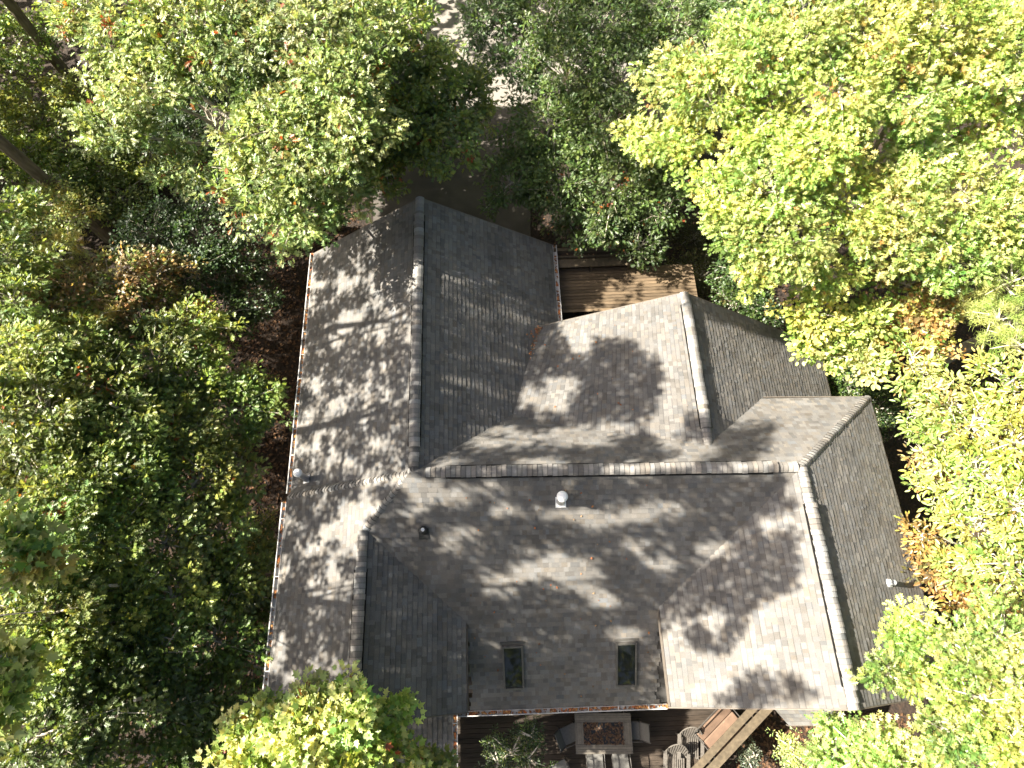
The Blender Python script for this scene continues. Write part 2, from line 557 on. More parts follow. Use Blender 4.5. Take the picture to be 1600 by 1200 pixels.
def ridge_cap(a, b, w=0.15, rise=0.075, drop=0.085, vent=None, seed=0):
    """row of overlapping cap shingles along a ridge or hip; vent = (from, to) share raised on a dark ridge vent"""
    r = np.random.default_rng(seed)
    a, b = Vector(a), Vector(b)
    L = (b - a).length
    d = (b - a) / L
    s = d.cross(Vector((0, 0, 1))).normalized()
    up = s.cross(d).normalized()
    mb = MB()
    n = max(2, int(L / 0.145))
    for k in range(n):
        t0, t1 = k / n, (k + 1) / n
        tm = (t0 + t1) / 2
        lift = 0.06 if vent and vent[0] < tm < vent[1] else 0.0
        tone = 1.4 * r.choice([0.74, 0.9, 1.02, 1.14, 1.3]); wm = r.normal(0, .03)  # tone raised to mimic cap tops catching more light
        col = (tone * (1 + wm), tone, tone * (1 - wm))
        dark = (.16, .16, .16)
        rows = []
        ww = w * (1.12 if lift else 1)
        prof = [(-ww, -drop), (-ww * .62, -drop * .42), (-ww * .25, -.01), (0, 0), (ww * .25, -.01), (ww * .62, -drop * .42), (ww, -drop)]
        jit = r.normal(0, 0.006); tw = r.normal(0, .004)
        for t, hh in ((t0, 0.004), (t0 + (t1 - t0) * .17, 0.008), (t1 + .012 / L, 0.026)):
            p = a + d * (L * t)
            rows.append([p + s * (x + jit) + up * (z + rise * .6 + lift + hh + tw * x / ww) for x, z in prof])
        for i in range(6):
            mb.poly([rows[0][i], rows[0][i + 1], rows[1][i + 1], rows[1][i]], (col[0] * .5, col[1] * .5, col[2] * .5))  # cap head painted dark as a shadow line beside the previous cap
            mb.poly([rows[1][i], rows[1][i + 1], rows[2][i + 1], rows[2][i]], col)
            mb.poly([rows[2][i], rows[2][i + 1], rows[2][i + 1] - up * .022, rows[2][i] - up * .022], dark)
        for i in (0, 6):
            e = -up * .02
            mb.poly([rows[0][i], rows[2][i], rows[2][i] + e, rows[0][i] + e], dark)
    if vent:                                         # black plastic vent under the raised caps, its flange showing as a dark line
        p0, p1 = a + d * (L * (vent[0] + .5 / n)), a + d * (L * (vent[1] - .5 / n))
        for sx in (-1, 1):
            q = s * (sx * (w * 1.12 - .005)) - up * (drop - rise * .6 - .022)
            mb.beam(p0 + q, p1 + q, .05, .07, col=(.05, .05, .05))
    return mb.build('ridge_cap', M_SHINGLE, ROOF)


ridge_cap((-2.93, 4.3, 7), (-2.93, Y1, 7), vent=(0.06, 0.93), seed=21)
ridge_cap((-2.6, YRc(-2.6), 7), (8.05, YRc(8.05), 7), vent=(0.05, 0.94), seed=22)
ridge_cap((5.89, 4.75, 6.25), (5.89, 10.1, 6.25), vent=(0.10, 0.93), seed=23)
ridge_cap((8.2, 3.88, 7), (8.2, -2.28, 7), vent=(0.16, 0.93), seed=24)
ridge_cap((12.15, 6.73, fRWE(12.15, 0)), (8.2, 3.88, 7), w=.14, rise=.04, drop=.09, seed=25)
ridge_cap((-4.55, 2.73, 6.02), (-3.0, 4.2, 6.98), w=.13, rise=.02, drop=.11, seed=26)
ridge_cap((-4.55, -2.33, 6.02), (-4.55, 2.7, 6.02), vent=(0.08, 0.8), seed=27)
ridge_cap((-7.55, 4.13, fLWW(-7.55, 0)), (-3.0, 4.16, 6.95), w=.13, rise=.03, drop=.09, seed=28)

# walls under the eaves
def wallbox(x0, x1, y0, y1, z1, z0=-0.1):
    wl = MB(); wl.box(((x0 + x1) / 2, (y0 + y1) / 2, (z0 + z1) / 2), (x1 - x0, y1 - y0, z1 - z0)); hpart(wl, 'wall', M_SIDING)
wallbox(-7.1, 1.35, 4.2, 13.45, 3.75)
wallbox(-7.1, -2.1, -1.95, 4.19, 4.0)
wallbox(-2.09, 4.6, -2.0, 4.19, 2.45)
wallbox(4.61, 11.7, -1.95, 6.3, 4.25)
wallbox(1.36, 11.7, 6.31, 9.5, 2.2)
# gable triangles and the cheeks above the lower eaves
def gable(y, pts, th=0.12):
    wl = MB(); n = len(pts)
    wl.poly([(x, y, z) for x, z in pts]); wl.poly([(x, y - th, z) for x, z in pts][::-1])
    for i in range(n):
        (xa, za), (xb, zb) = pts[i], pts[(i + 1) % n]
        wl.poly([(xa, y, za), (xa, y - th, za), (xb, y - th, zb), (xb, y, zb)])
    hpart(wl, 'gable_wall', M_SIDING)
gable(13.45, [(-7.1, 3.75), (1.35, 3.75), (-2.93, 6.85)])
gable(-1.95, [(-7.1, 4.0), (-2.1, 4.0), (-4.55, 5.85)])
gable(-1.95, [(4.61, 4.25), (11.7, 4.25), (8.2, 6.85)])
gable(9.5, [(1.36, 2.2), (11.7, 2.2), (11.5, 2.4), (5.89, 6.1), (1.36, 4.2)])
for c_, s_ in (((-2.15, -0.95, 3.3), (0.1, 2.0, 1.7)), ((4.65, -0.8, 3.4), (0.1, 2.3, 1.9))):
    wl = MB(); wl.box(c_, s_); hpart(wl, 'cheek_wall', M_SIDING)

# fascia and rake boards
def board(a, b, h=0.2, w=0.03, dz=-0.11):
    fb = MB(); fb.beam((a[0], a[1], a[2] + dz), (b[0], b[1], b[2] + dz), w, h); hpart(fb, 'fascia', M_TRIM)
board((-7.6, Y1 + .01, fG1W(-7.6, 0)), (-2.93, Y1 + .01, 7)); board((-2.93, Y1 + .01, 7), (1.84, Y1 + .01, fG1E(1.84, 0)))
board((5.89, 10.12, 6.25), (1.06, 10.02, 4.36)); board((5.89, 10.12, 6.25), (12.16, 9.8, 2.2))
board((4.18, -2.4, fRWW(4.18, 0)), (8.2, -2.3, 7)); board((8.2, -2.3, 7), (12.15, -2.3, fRWE(12.15, 0)))
board((-7.58, -2.35, fLWW(-7.58, 0)), (-4.55, -2.35, 6.02)); board((-4.55, -2.35, 6.02), (-1.68, -2.35, 4.19))
board((12.16, 6.75, 4.58), (8.4, 6.9, 4.55)); board((12.16, 6.75, 4.58), (12.16, -2.3, 4.58)); board((12.16, 9.8, 2.2), (12.16, 6.0, 2.2))
board((4.17, 0.6, 4.43), (4.17, -2.38, 4.43)); board((-1.67, 0.3, 4.18), (-1.67, -2.33, 4.18))
board((b2[0], b2[1] - .02, 2.9), (b3[0], b3[1] - .02, 2.9))


def gutter(a, b, out, litter=0.4, seed=0, mat=None):
    """U-shaped gutter along an eave, hangers across it, fallen leaves lying inside"""
    r = np.random.default_rng(seed)
    a, b, out = Vector(a), Vector(b), Vector(out)
    mb = MB()
    w, h, t = 0.13, 0.10, 0.014
    L = (b - a).length
    d = (b - a) / L
    z = Vector((0, 0, 1))
    mb.beam(a + out * .015 - z * .05, b + out * .015 - z * .05, t, h)
    mb.beam(a + out * (w / 2 + .012) - z * .107, b + out * (w / 2 + .012) - z * .107, w, t)
    mb.beam(a + out * (w + .012) - z * .05, b + out * (w + .012) - z * .05, t, h)
    mb.beam(a + out * (w + .018) - z * .0, b + out * (w + .018) - z * .0, .03, .016)
    n = max(2, int(L / 0.9))
    for k in range(n):
        p = a + d * (L * (k + .4) / n)
        mb.beam(p + out * .0 + z * .003, p + out * (w + .02) + z * .003, .03, .008)
    o = hpart(mb, 'gutter', mat or M_GUTTER)
    lb = MB()
    nl = int(L * 60 * litter)
    for k in range(nl):
        t_ = r.uniform(0, 1); t_ = min(1, max(0, t_ + .04 * math.sin(t_ * 40)))
        p = a + d * (L * t_) + out * r.uniform(.03, w - .01) - z * r.uniform(.01, .07)
        q = r.uniform(0, 6.28); s_ = r.uniform(.03, .07)
        e1 = Vector((math.cos(q), math.sin(q), r.normal(0, .3))) * s_; e2 = Vector((-math.sin(q), math.cos(q), r.normal(0, .3))) * s_ * .6
        c = [(0.30, .10, .035), (.20, .08, .03), (.12, .06, .03), (.36, .18, .06)][r.integers(4)]
        lb.poly([p - e1, p + e2, p + e1, p - e2], c)
    if nl: tag(lb.build('leaf_debris', M_DRY, o), kind='stuff')
    return o


gutter((-7.56, 4.35, fG1W(-7.56, 0)), (-7.56, Y1, fG1W(-7.56, 0)), (-1, 0, 0), .8, 31)
gutter((-7.56, -2.3, fLWW(-7.56, 0)), (-7.56, 4.0, fLWW(-7.56, 0)), (-1, 0, 0), .4, 32)
gutter((1.81, 9.9, fG1E(1.81, 0)), (1.81, Y1, fG1E(1.81, 0)), (1, 0, 0), .5, 33)
gutter((-2.2, -2.52, 2.33), (4.5, -2.52, 2.44), (0, -1, 0), .9, 34)
gutter((pr[0][0], pr[0][1] + .1, 2.6), (pr[0][0], pr[1][1], 2.6), (1, 0, 0), .9, 35)

# skylights on the south slope
sl_n = Vector((0, -0.70, 1)).normalized()
tilt_s = Matrix.Rotation(math.atan(0.70), 3, 'X')
def skylight(px, py):
    c = at(px, py, 3.3)
    for _ in range(30): c = at(px, py, fS(c[0], c[1]))
    cc = Vector(c)
    fr = MB(); W, Ls = 0.55, 1.42
    u = Vector((1, 0, 0)); v = tilt_s @ Vector((0, 1, 0))
    for sx in (-1, 1):
        fr.box(cc + u * (sx * (W / 2 + .02)) + sl_n * .05, (.055, Ls + .14, .12), tilt=tilt_s)
    for sy in (-1, 1):
        fr.box(cc + v * (sy * (Ls / 2 + .04)) + sl_n * .053, (W - .02, .065, .12), tilt=tilt_s)
    fr.box(cc + v * (Ls / 2 + .14) + sl_n * .02, (W + .2, .07, .03), tilt=tilt_s, col=(.8, .8, .8))
    f = hpart(fr, 'skylight', M_SLF, bevel=.006)
    gl = MB(); gl.box(cc + sl_n * .075, (W - .03, Ls - .01, .02), tilt=tilt_s)
    gl.build('glass', M_GLASS, f)
M_SLF = mat_tinted('skylight_frame', (.085, .08, .072), rough=.5, nscale=10, namt=.15)
skylight(802, 1041); skylight(978, 1036)


def on(fn, px, py):
    c = at(px, py, 5.0)
    for _ in range(60): c = at(px, py, 0.5 * c[2] + 0.5 * fn(c[0], c[1]))
    return Vector(c)


def flue(base, h, r, fn, mat, cap=True, slope=(0, 0)):
    mb = MB()
    mb.lathe([(r, -.35), (r, h - .12)], base, 20)
    mb.lathe([(r * 1.28, h * .12), (r * 1.12, h * .2), (r, h * .24)], base, 20)
    o = hpart(mb, 'flue_pipe', mat, smooth=True)
    if cap:
        cb = MB()
        cb.lathe([(r * .9, h - .16), (r * 1.45, h - .13), (r * 1.5, h - .06), (r * 1.42, h - .055), (r * 1.3, h - .0), (r * .9, h + .03), (.0001, h + .04)], base, 24)
        cb.build('cap', M_WHITE, o, smooth=True)
    fl = MB()
    n = Vector((-slope[0], -slope[1], 1)).normalized()
    ex = Vector((0, 0, 1)).cross(n); ex.normalize()
    ey = n.cross(ex)
    c0 = base + n * .03
    s1, s2 = r * 1.45, r * 1.6
    fl.poly([c0 - ex * s1 - ey * s2, c0 + ex * s1 - ey * s2, c0 + ex * s1 + ey * s2, c0 - ex * s1 + ey * s2])
    f = fl.build('flashing', M_WHITE, o)
    return o


flue(on(fS, 876, 784), .85, .105, fS, M_METAL, slope=(0, .70))
flue(on(fG1W, 480, 749), 1.0, .09, fG1W, M_METAL, slope=(.665, 0))
flue(on(fRWE, 1388, 911), .42, .075, fRWE, M_METAL, cap=False, slope=(-.612, 0))
kv = on(fS, 662, 829)
vb = MB()
vb.lathe([(.12, -.1), (.12, .10), (.115, .16), (.09, .19), (.05, .19), (.05, .10)], kv, 20)
vo = hpart(vb, 'roof_vent', M_RUBBER, smooth=True)
vb = MB(); vb.lathe([(.052, .0), (.052, .2), (.04, .205), (.036, .13), (.0001, .13)], kv, 16); vb.build('pipe', M_WHITE, vo, smooth=True)
vb = MB()
vb.box(kv + Vector((0, 0, .01)) + tilt_s @ Vector((0, -.1, .02)), (.30, .34, .02), tilt=tilt_s); vb.build('flashing', M_RUBBER, vo)

exec_after = []
# ---------------------------------------------------------------- decks and furniture
def planks(name, x0, x1, y0, y1, z, bw=0.14, along='x', mat=None, seed=0, kind=None):
    r = np.random.default_rng(seed)
    mb = MB()
    if along == 'x':
        y = y0
        while y < y1:
            t = r.uniform(.6, 1.3)
            mb.box(((x0 + x1) / 2, y + bw / 2, z - .02 + r.normal(0, .0015)), (x1 - x0, bw - .016, .04), col=(t, t, t)); y += bw
    else:
        x = x0
        while x < x1:
            t = r.uniform(.75, 1.25)
            mb.box((x + bw / 2, (y0 + y1) / 2, z - .02 + r.normal(0, .0015)), (bw - .008, y1 - y0, .04), col=(t, t, t)); x += bw
    # joists and posts
    for k in range(5):
        xx = x0 + (x1 - x0) * (k + .5) / 5
        mb.box((xx, (y0 + y1) / 2, z - .115), (.05, y1 - y0 - .02, .14), col=(.5, .5, .5))
        for yy in (y0 + .15, y1 - .15): mb.box((xx, yy, z / 2 - .1), (.1, .1, max(.05, z - .2)), col=(.5, .5, .5))
    return mb.build(name, mat or M_DECK)


FZ = 3.25
fd0, fd1 = at(866, 489, FZ), at(1075, 421, FZ)
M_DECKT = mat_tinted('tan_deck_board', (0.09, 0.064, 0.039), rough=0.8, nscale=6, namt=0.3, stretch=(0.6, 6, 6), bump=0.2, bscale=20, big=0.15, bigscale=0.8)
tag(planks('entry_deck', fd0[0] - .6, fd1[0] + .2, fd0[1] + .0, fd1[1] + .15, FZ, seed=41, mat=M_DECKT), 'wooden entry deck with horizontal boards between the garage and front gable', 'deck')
RZ = .95
pa, pb = at(860, 418, FZ + .42), at(988, 403, FZ + .42)
bn = empty('timber_bench', ((pa[0] + pb[0]) / 2, (pa[1] + pb[1]) / 2, FZ), label='long timber bench along the far edge of the entry deck', cat='bench')
mb = MB(); mb.box((0, 0, .42), (pb[0] - pa[0], .36, .05)); mb.build('seat', M_TIMBER, bn)
for sx in (-.45, .0, .45):
    mb = MB(); mb.box((sx * (pb[0] - pa[0]), 0, .2), (.09, .3, .385)); mb.build('leg', M_TIMBER, bn)
qa, qb = at(860, 402, FZ + .5), at(1000, 386, FZ + .5)
pl = empty('planter_box', ((qa[0] + qb[0]) / 2, (qa[1] + qb[1]) / 2, FZ - .45), label='long timber planter box with fallen orange leaves behind the bench', cat='planter')
lx, ly = qb[0] - qa[0], (qb[1] - qa[1])
mb = MB()
mb.box((0, ly / 2, .5), (lx, .14, 1.0)); mb.box((0, -ly / 2 + .02, .46), (lx, .06, .92)); mb.box((lx / 2 - .03, 0.01, .46), (.06, ly - .12, .92))
mb.build('frame', M_TIMBER, pl)
mb = MB(); mb.box((0, 0, .42), (lx - .1, ly - .1, .8)); mb.build('soil', M_SOIL, pl)

DZ = 1.0
r0, r1 = at(712, 1100, DZ), at(1120, 1300, DZ)
e0, e1 = at(1202, 1104, DZ + .75), at(1080, 1235, DZ + .75)
# rear deck: boards run across, its right edge is diagonal
mb = MB()
rr = np.random.default_rng(43)
y = r1[1] - 1.0
ang = (e1[0] - e0[0]) / (e1[1] - e0[1])
while y < r0[1] + .6:
    xe = e0[0] + (y - e0[1]) * ang + .1
    t = rr.uniform(.7, 1.2)
    xs = r0[0] - 2.6
    mb.box(((xs + xe) / 2, y, DZ - .02 + rr.normal(0, .001)), (xe - xs, .132, .04), col=(t, t, t))
    y += .14
for k in range(6):
    mb.box((r0[0] + k * .95, -4.6, DZ / 2 - .1), (.1, 4.6, DZ - .12), col=(.3, .3, .3))
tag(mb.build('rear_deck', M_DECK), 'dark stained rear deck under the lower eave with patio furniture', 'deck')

# diagonal built-in bench rail: two broad caps on posts
rl = empty('deck_rail', (e0[0], e0[1], DZ), label='diagonal deck railing with two broad timber boards beside the glider', cat='railing')
dv = Vector((e1[0] - e0[0], e1[1] - e0[1], 0)); Lr = dv.length; dv.normalize(); nv = Vector((-dv.y, dv.x, 0))
if nv.x > 0: nv = -nv
for off, zz, ww in ((0, .78, .26), (.30, .74, .22)):
    mb = MB(); mb.beam(nv * off + Vector((0, 0, zz)), nv * off + dv * (Lr + 1) + Vector((0, 0, zz)), ww, .045); mb.build('cap_board', M_TIMBER, rl)
for k in range(5):
    mb = MB(); mb.box(dv * (Lr * k / 4 + .1) + Vector((0, 0, .37)), (.09, .09, .74), rz=math.atan2(dv.y, dv.x)); mb.build('post', M_TIMBER, rl)

# dining table
tc_ = at(943, 1146, DZ + .75)
TB = empty('patio_table', (tc_[0], tc_[1], DZ), rz=-.03, label='rectangular patio table with slatted border and leaf covered glass centre', cat='table')
tw, tl = 1.82, 1.16
mb = MB()
bw_ = .27
for s in (-1, 1):
    for k in range(4):
        q = .9 + .12 * ((k * 7) % 3)
        mb.box((0, s * (tl / 2 - .033 - k * .068), .735), (tw, .06, .03), col=(q, q, q))
for s in (-1, 1):
    for k in range(4):
        q = .9 + .12 * ((k * 5) % 3)
        mb.box((s * (tw / 2 - .033 - k * .068), 0, .737), (.06, tl - 2 * bw_ - .01, .03), col=(q, q, q))
mb.build('table_top', M_TABLE, TB)
mb = MB(); mb.box((0, 0, .725), (tw - 2 * bw_ + .02, tl - 2 * bw_ + .02, .012)); mb.build('glass_inset', M_GLASS, TB)
for sx in (-1, 1):
    for sy in (-1, 1):
        mb = MB(); mb.box((sx * (tw / 2 - .1), sy * (tl / 2 - .1), .36), (.07, .07, .715)); mb.build('leg', M_TABLE, TB)
lb = MB()
rr = np.random.default_rng(5)
for k in range(420):
    x, y = rr.uniform(-1, 1) * (tw / 2 - bw_), rr.uniform(-1, 1) * (tl / 2 - bw_)
    if abs(x - .03) < .05 and rr.uniform() < .8: continue
    q = rr.uniform(0, 6.28); s_ = rr.uniform(.025, .055)
    e1_ = Vector((math.cos(q), math.sin(q), rr.normal(0, .3))) * s_; e2_ = Vector((-math.sin(q), math.cos(q), rr.normal(0, .3))) * s_ * .6
    p = Vector((x, y, .748 + rr.uniform(0, .02)))
    lb.poly([p - e1_, p + e2_, p + e1_, p - e2_], [(.06, .032, .018), (.045, .025, .015), (.085, .048, .025), (.03, .02, .014)][rr.integers(4)])
lo = lb.build('leaf_scatter', M_DRY)
lo.location = (tc_[0], tc_[1], DZ); lo.rotation_euler = (0, 0, -.03)
tag(lo, 'brown fallen leaves lying on the patio table centre', 'fallen leaves', kind='stuff')


def patio_chair(loc, rz, label):
    """sling dining chair facing +y before turning: curved back at -y"""
    ch = empty('patio_chair', loc, rz, label, 'chair', 'dining chairs round the patio table')
    mb = MB()
    for k in range(6):
        y0, y1 = -.26 + k * .09, -.26 + (k + 1) * .09
        z0, z1 = .43 - .02 * math.sin(k / 6 * 3.14), .43 - .02 * math.sin((k + 1) / 6 * 3.14)
        mb.beam((0, y0, z0), (0, y1, z1), .5, .018)
    mb.build('seat', M_SLING, ch)
    mb = MB()
    for k in range(6):
        f = lambda t: (-.27 - .20 * t - .02 * math.sin(3 * t), .45 + .52 * t)
        a, b = f(k / 6), f((k + 1) / 6)
        mb.beam((0, a[0], a[1]), (0, b[0], b[1]), .5, .018)
    mb.build('backrest', M_SLING, ch)
    for s in (-1, 1):
        mb = MB()
        mb.tube([(s * .28, .25, 0), (s * .28, .27, .40), (s * .29, .20, .63), (s * .29, -.1, .65), (s * .28, -.33, .62)], .016, 6); mb.build('armrest', M_IRON, ch)
        mb = MB()
        mb.tube([(s * .28, -.32, 0), (s * .27, -.27, .42), (s * .27, -.40, .75), (s * .26, -.50, .99)], .016, 6); mb.build('leg', M_IRON, ch)
    return ch


def cpos(px, py): p = at(px, py, DZ + .45); return (p[0], p[1], DZ)
patio_chair(cpos(891, 1147), -1.45 + .22, 'grey sling patio chair turned askew at the left end of the table')
patio_chair(cpos(987, 1142), 1.52, 'grey sling patio chair with its back lit at the right end of the table')
patio_chair(cpos(930, 1188), 0.0, 'grey sling patio chair on the near side of the table, nearer the left end')
patio_chair(cpos(970, 1188), 0.04, 'grey sling patio chair on the near side of the table, nearer the glider')
patio_chair(cpos(924, 1117), math.pi, 'grey sling patio chair under the gutter on the far side of the table, left one')
patio_chair(cpos(960, 1117), math.pi - .03, 'grey sling patio chair under the gutter on the far side of the table, right one')
patio_chair(cpos(877, 1206), .4, 'grey sling patio chair standing apart at the bottom edge of the photo')

# cushioned glider bench, turned with its back along the diagonal rail
gp = at(1126, 1141, DZ + .5)
gang = math.atan2(dv.y, dv.x)
GL = empty('glider_bench', (gp[0], gp[1], DZ), gang, 'outdoor glider bench with three tan cushion panels beside the diagonal railing', 'bench')
mb = MB()
for sx in (-1, 1):
    for sy in (-1, 1):
        mb.tube([(sx * .72, sy * .42, 0), (sx * .72, sy * .42, .46)], .022, 6)
    mb.tube([(sx * .72, .42, .46), (sx * .74, .40, .66), (sx * .74, -.38, .68), (sx * .72, -.52, .5)], .02, 6)
for sy in (-1, 1): mb.tube([(-.72, sy * .42, .44), (.72, sy * .42, .44)], .02, 6)
mb.tube([(-.74, -.46, .46), (-.74, -.62, .95), (.74, -.62, .95), (.74, -.46, .46)], .02, 6)
mb.build('frame', M_IRON, GL)
for k in range(3):
    mb = MB()
    y0 = .36 - k * .33
    zc = (.53, .55, .60)[k]
    mb.box((0, y0 - .03, zc), (1.36, .315, .11), tilt=Matrix.Rotation((.02, -.04, -.35)[k], 3, 'X'))
    mb.build('cushion', M_FABRIC, GL, bevel=.03)


def slat_chair(loc, rz, label):
    """round-backed deck chair of narrow curved slats"""
    ch = empty('slatted_chair', loc, rz, label, 'chair', 'round-backed slatted chairs by the railing')
    mb = MB()
    for k in range(9):
        x = -.27 + k * .0675
        mb.beam((x, .30, .40), (x, -.25, .34), .04, .02)
    mb.build('seat', M_WICK, ch)
    mb = MB()
    for k in range(9):
        x = -.27 + k * .0675
        ht = math.sqrt(max(0.02, 1 - (x / .34) ** 2))
        mb.beam((x * .9, -.26, .36), (x * 1.12, -.26 - .36 * ht, .42 + .50 * ht), .04, .02)
    mb.build('backrest', M_WICK, ch)
    mb = MB()
    pts = []
    for k in range(13):
        a = math.pi * k / 12
        x = -.36 * math.cos(a); s_ = math.sin(a)
        pts.append((x, -.27 - .38 * s_, .42 + .52 * s_))
    mb.tube(pts, .018, 6)
    mb.build('back_hoop', M_WICK, ch)
    for s in (-1, 1):
        mb = MB(); mb.beam((s * .37, .36, .56), (s * .37, -.36, .56), .11, .025); mb.build('armrest', M_WICK, ch)
        mb = MB(); mb.beam((s * .35, .33, 0), (s * .35, .33, .545), .06, .05); mb.build('leg', M_WICK, ch)
        mb = MB(); mb.beam((s * .33, -.3, 0), (s * .33, -.27, .54), .06, .05); mb.build('leg', M_WICK, ch)
    return ch


c1, c2 = at(1078, 1168, DZ + .45), at(1056, 1195, DZ + .45)
slat_chair((c1[0], c1[1], DZ), gang + math.pi / 2 + 3.14159 + .75, 'dark slatted round-backed deck chair next to the glider cushions')
slat_chair((c2[0], c2[1], DZ), gang + math.pi / 2 + 3.14159 + .75, 'dark slatted round-backed deck chair cut off by the bottom edge')

# ---------------------------------------------------------------- fallen leaves
def litter(name, label, pts, cols, smin, smax, seed):
    r = np.random.default_rng(seed)
    lb = MB()
    for p in pts:
        q = r.uniform(0, 6.28); s_ = r.uniform(smin, smax)
        a = Vector((math.cos(q), math.sin(q), r.normal(0, .25))) * s_; b = Vector((-math.sin(q), math.cos(q), r.normal(0, .25))) * s_ * .6
        p = Vector(p); c = np.array(cols[r.integers(len(cols))]) * r.uniform(.6, 1.2)
        m = Vector((0, 0, s_ * .25))
        lb.poly([p - a, p + b + m, p + a, p - b + m], tuple(c))
    o = lb.build(name, M_DRY)
    return tag(o, label, 'fallen leaves', kind='stuff')


rr = np.random.default_rng(66)
C_LIT = [(.065, .034, .018), (.05, .026, .014), (.09, .046, .022), (.038, .023, .014), (.13, .07, .034)]
P_ = []
for k in range(9000):
    x, y = rr.uniform(-14, -7.0), rr.uniform(-3, 19)
    P_.append((x, y, rr.uniform(.01, .05)))
for k in range(3500):
    x, y = rr.uniform(1, 20), rr.uniform(8, 19)
    P_.append((x, y, rr.uniform(.01, .05)))
for k in range(1500):
    p = at(rr.uniform(1150, 1420), rr.uniform(1115, 1215), 0)
    P_.append((p[0], p[1], rr.uniform(.01, .05)))
litter('leaf_litter', 'brown leaf litter covering the forest floor beside the house', P_, C_LIT, .05, .10, 67)
P_ = []
for k in range(110):                                   # drift in the valley where front wing and garage meet
    t = rr.uniform(0, 1) ** 3.2
    x, y = 1.03 - .4 * t + rr.normal(0, .05), 9.85 - 1.3 * t * (1 if k % 3 else .3) + rr.normal(0, .06)
    P_.append((x, y, max(fG1E(x, y), fG2W(x, y)) + rr.uniform(.03, .09)))
for k in range(55):
    x, y = rr.uniform(-1.6, 4), rr.uniform(-2.2, 3.6); P_.append((x, y, max(fS(x, y), fLWE(x, y) if x < -1.7 else 0) + .035))
for k in range(16):
    x, y = rr.uniform(1.2, 5.5), rr.uniform(5.5, 9.5); P_.append((x, y, max(fG2W(x, y), fN(x, y)) + .035))
for k in range(30):
    p = at(rr.uniform(868, 985), rr.uniform(384, 402), FZ + .5); P_.append((p[0], p[1], FZ + .4 + rr.uniform(0, .05)))
litter('roof_leaves', 'few orange leaves scattered on the shingles and drifted in the valley', P_, [(.26, .09, .035), (.32, .14, .05), (.18, .075, .035), (.24, .15, .08), (.12, .08, .05)], .02, .05, 68)

# ---------------------------------------------------------------- trees
def leaf_template(kind):
    if kind == 'oak':
        half = [(0.0, 0.0), (.06, .12), (.24, .24), (.07, .34), (.38, .52), (.08, .58), (.30, .84), (.07, .80), (0.0, 1.0)]
        cup, droop = .10, -.10
    elif kind == 'maple':
        half = [(0.0, 0.0), (.18, .02), (.42, .20), (.24, .30), (.50, .58), (.20, .58), (0.0, 1.0)]
        cup, droop = .06, -.12
    elif kind == 'round':
        half = [(0.0, 0.0), (.22, .15), (.33, .45), (.24, .75), (0.0, 1.0)]
        cup, droop = .07, -.08
    elif kind == 'long':
        half = [(0.0, 0.0), (.13, .2), (.18, .5), (.11, .8), (0.0, 1.0)]
        cup, droop = .05, -.12
    else:                                            # diamond, for crowns far above the frame
        half = [(0.0, 0.0), (.33, .45), (0.0, 1.0)]
        cup, droop = .05, -.05
    v = [(x, y, cup * x * 2 + droop * y * y) for x, y in half]
    n = len(v)
    mir = [(-x, y, z) for x, y, z in v[1:-1]]
    V = np.array(v + mir)
    f1 = list(range(n))
    f2 = [0] + [n - 1] + list(range(n + len(mir) - 1, n - 1, -1))
    return V, [f1[::-1] if False else f1, f2]


TPL = {k: leaf_template(k) for k in ('oak', 'maple', 'round', 'long', 'diamond')}


def unit(a): return a / np.maximum(1e-9, np.linalg.norm(a, axis=-1, keepdims=True))


def leaves_mesh(name, pos, axis, nrm, size, col, kind, mat, parent, origin):
    V, faces = TPL[kind]
    n, k = len(pos), len(V)
    y = unit(axis)
    x = unit(np.cross(y, nrm))
    z = np.cross(x, y)
    P = (pos[:, None, :] + size[:, None, None] * (V[None, :, 0:1] * x[:, None, :] + V[None, :, 1:2] * y[:, None, :] + V[None, :, 2:3] * z[:, None, :]))
    P = P.reshape(-1, 3) - np.array(origin)
    loops = np.concatenate([np.array(f) for f in faces])
    lens = [len(f) for f in faces]
    LI = (np.arange(n)[:, None] * k + loops[None, :]).ravel()
    st = np.concatenate([[0], np.cumsum(lens)[:-1]])
    LS = (np.arange(n)[:, None] * sum(lens) + st[None, :]).ravel()
    LT = np.tile(np.array(lens), n)
    me = bpy.data.meshes.new(name)
    me.vertices.add(len(P)); me.vertices.foreach_set('co', P.astype(np.float32).ravel())
    me.loops.add(len(LI)); me.loops.foreach_set('vertex_index', LI.astype(np.int32))
    me.polygons.add(len(LS))
    me.polygons.foreach_set('loop_start', LS.astype(np.int32))
    me.polygons.foreach_set('loop_total', LT.astype(np.int32))
    at_ = me.attributes.new('tint', 'FLOAT_COLOR', 'FACE')
    c4 = np.ones((n * len(faces), 4), np.float32)
    c4[:, :3] = np.repeat(col, len(faces), axis=0)
    at_.data.foreach_set('color', c4.ravel())
    me.update(calc_edges=True)
    me.materials.append(mat)
    o = bpy.data.objects.new(name, me)
    return link(o, parent)


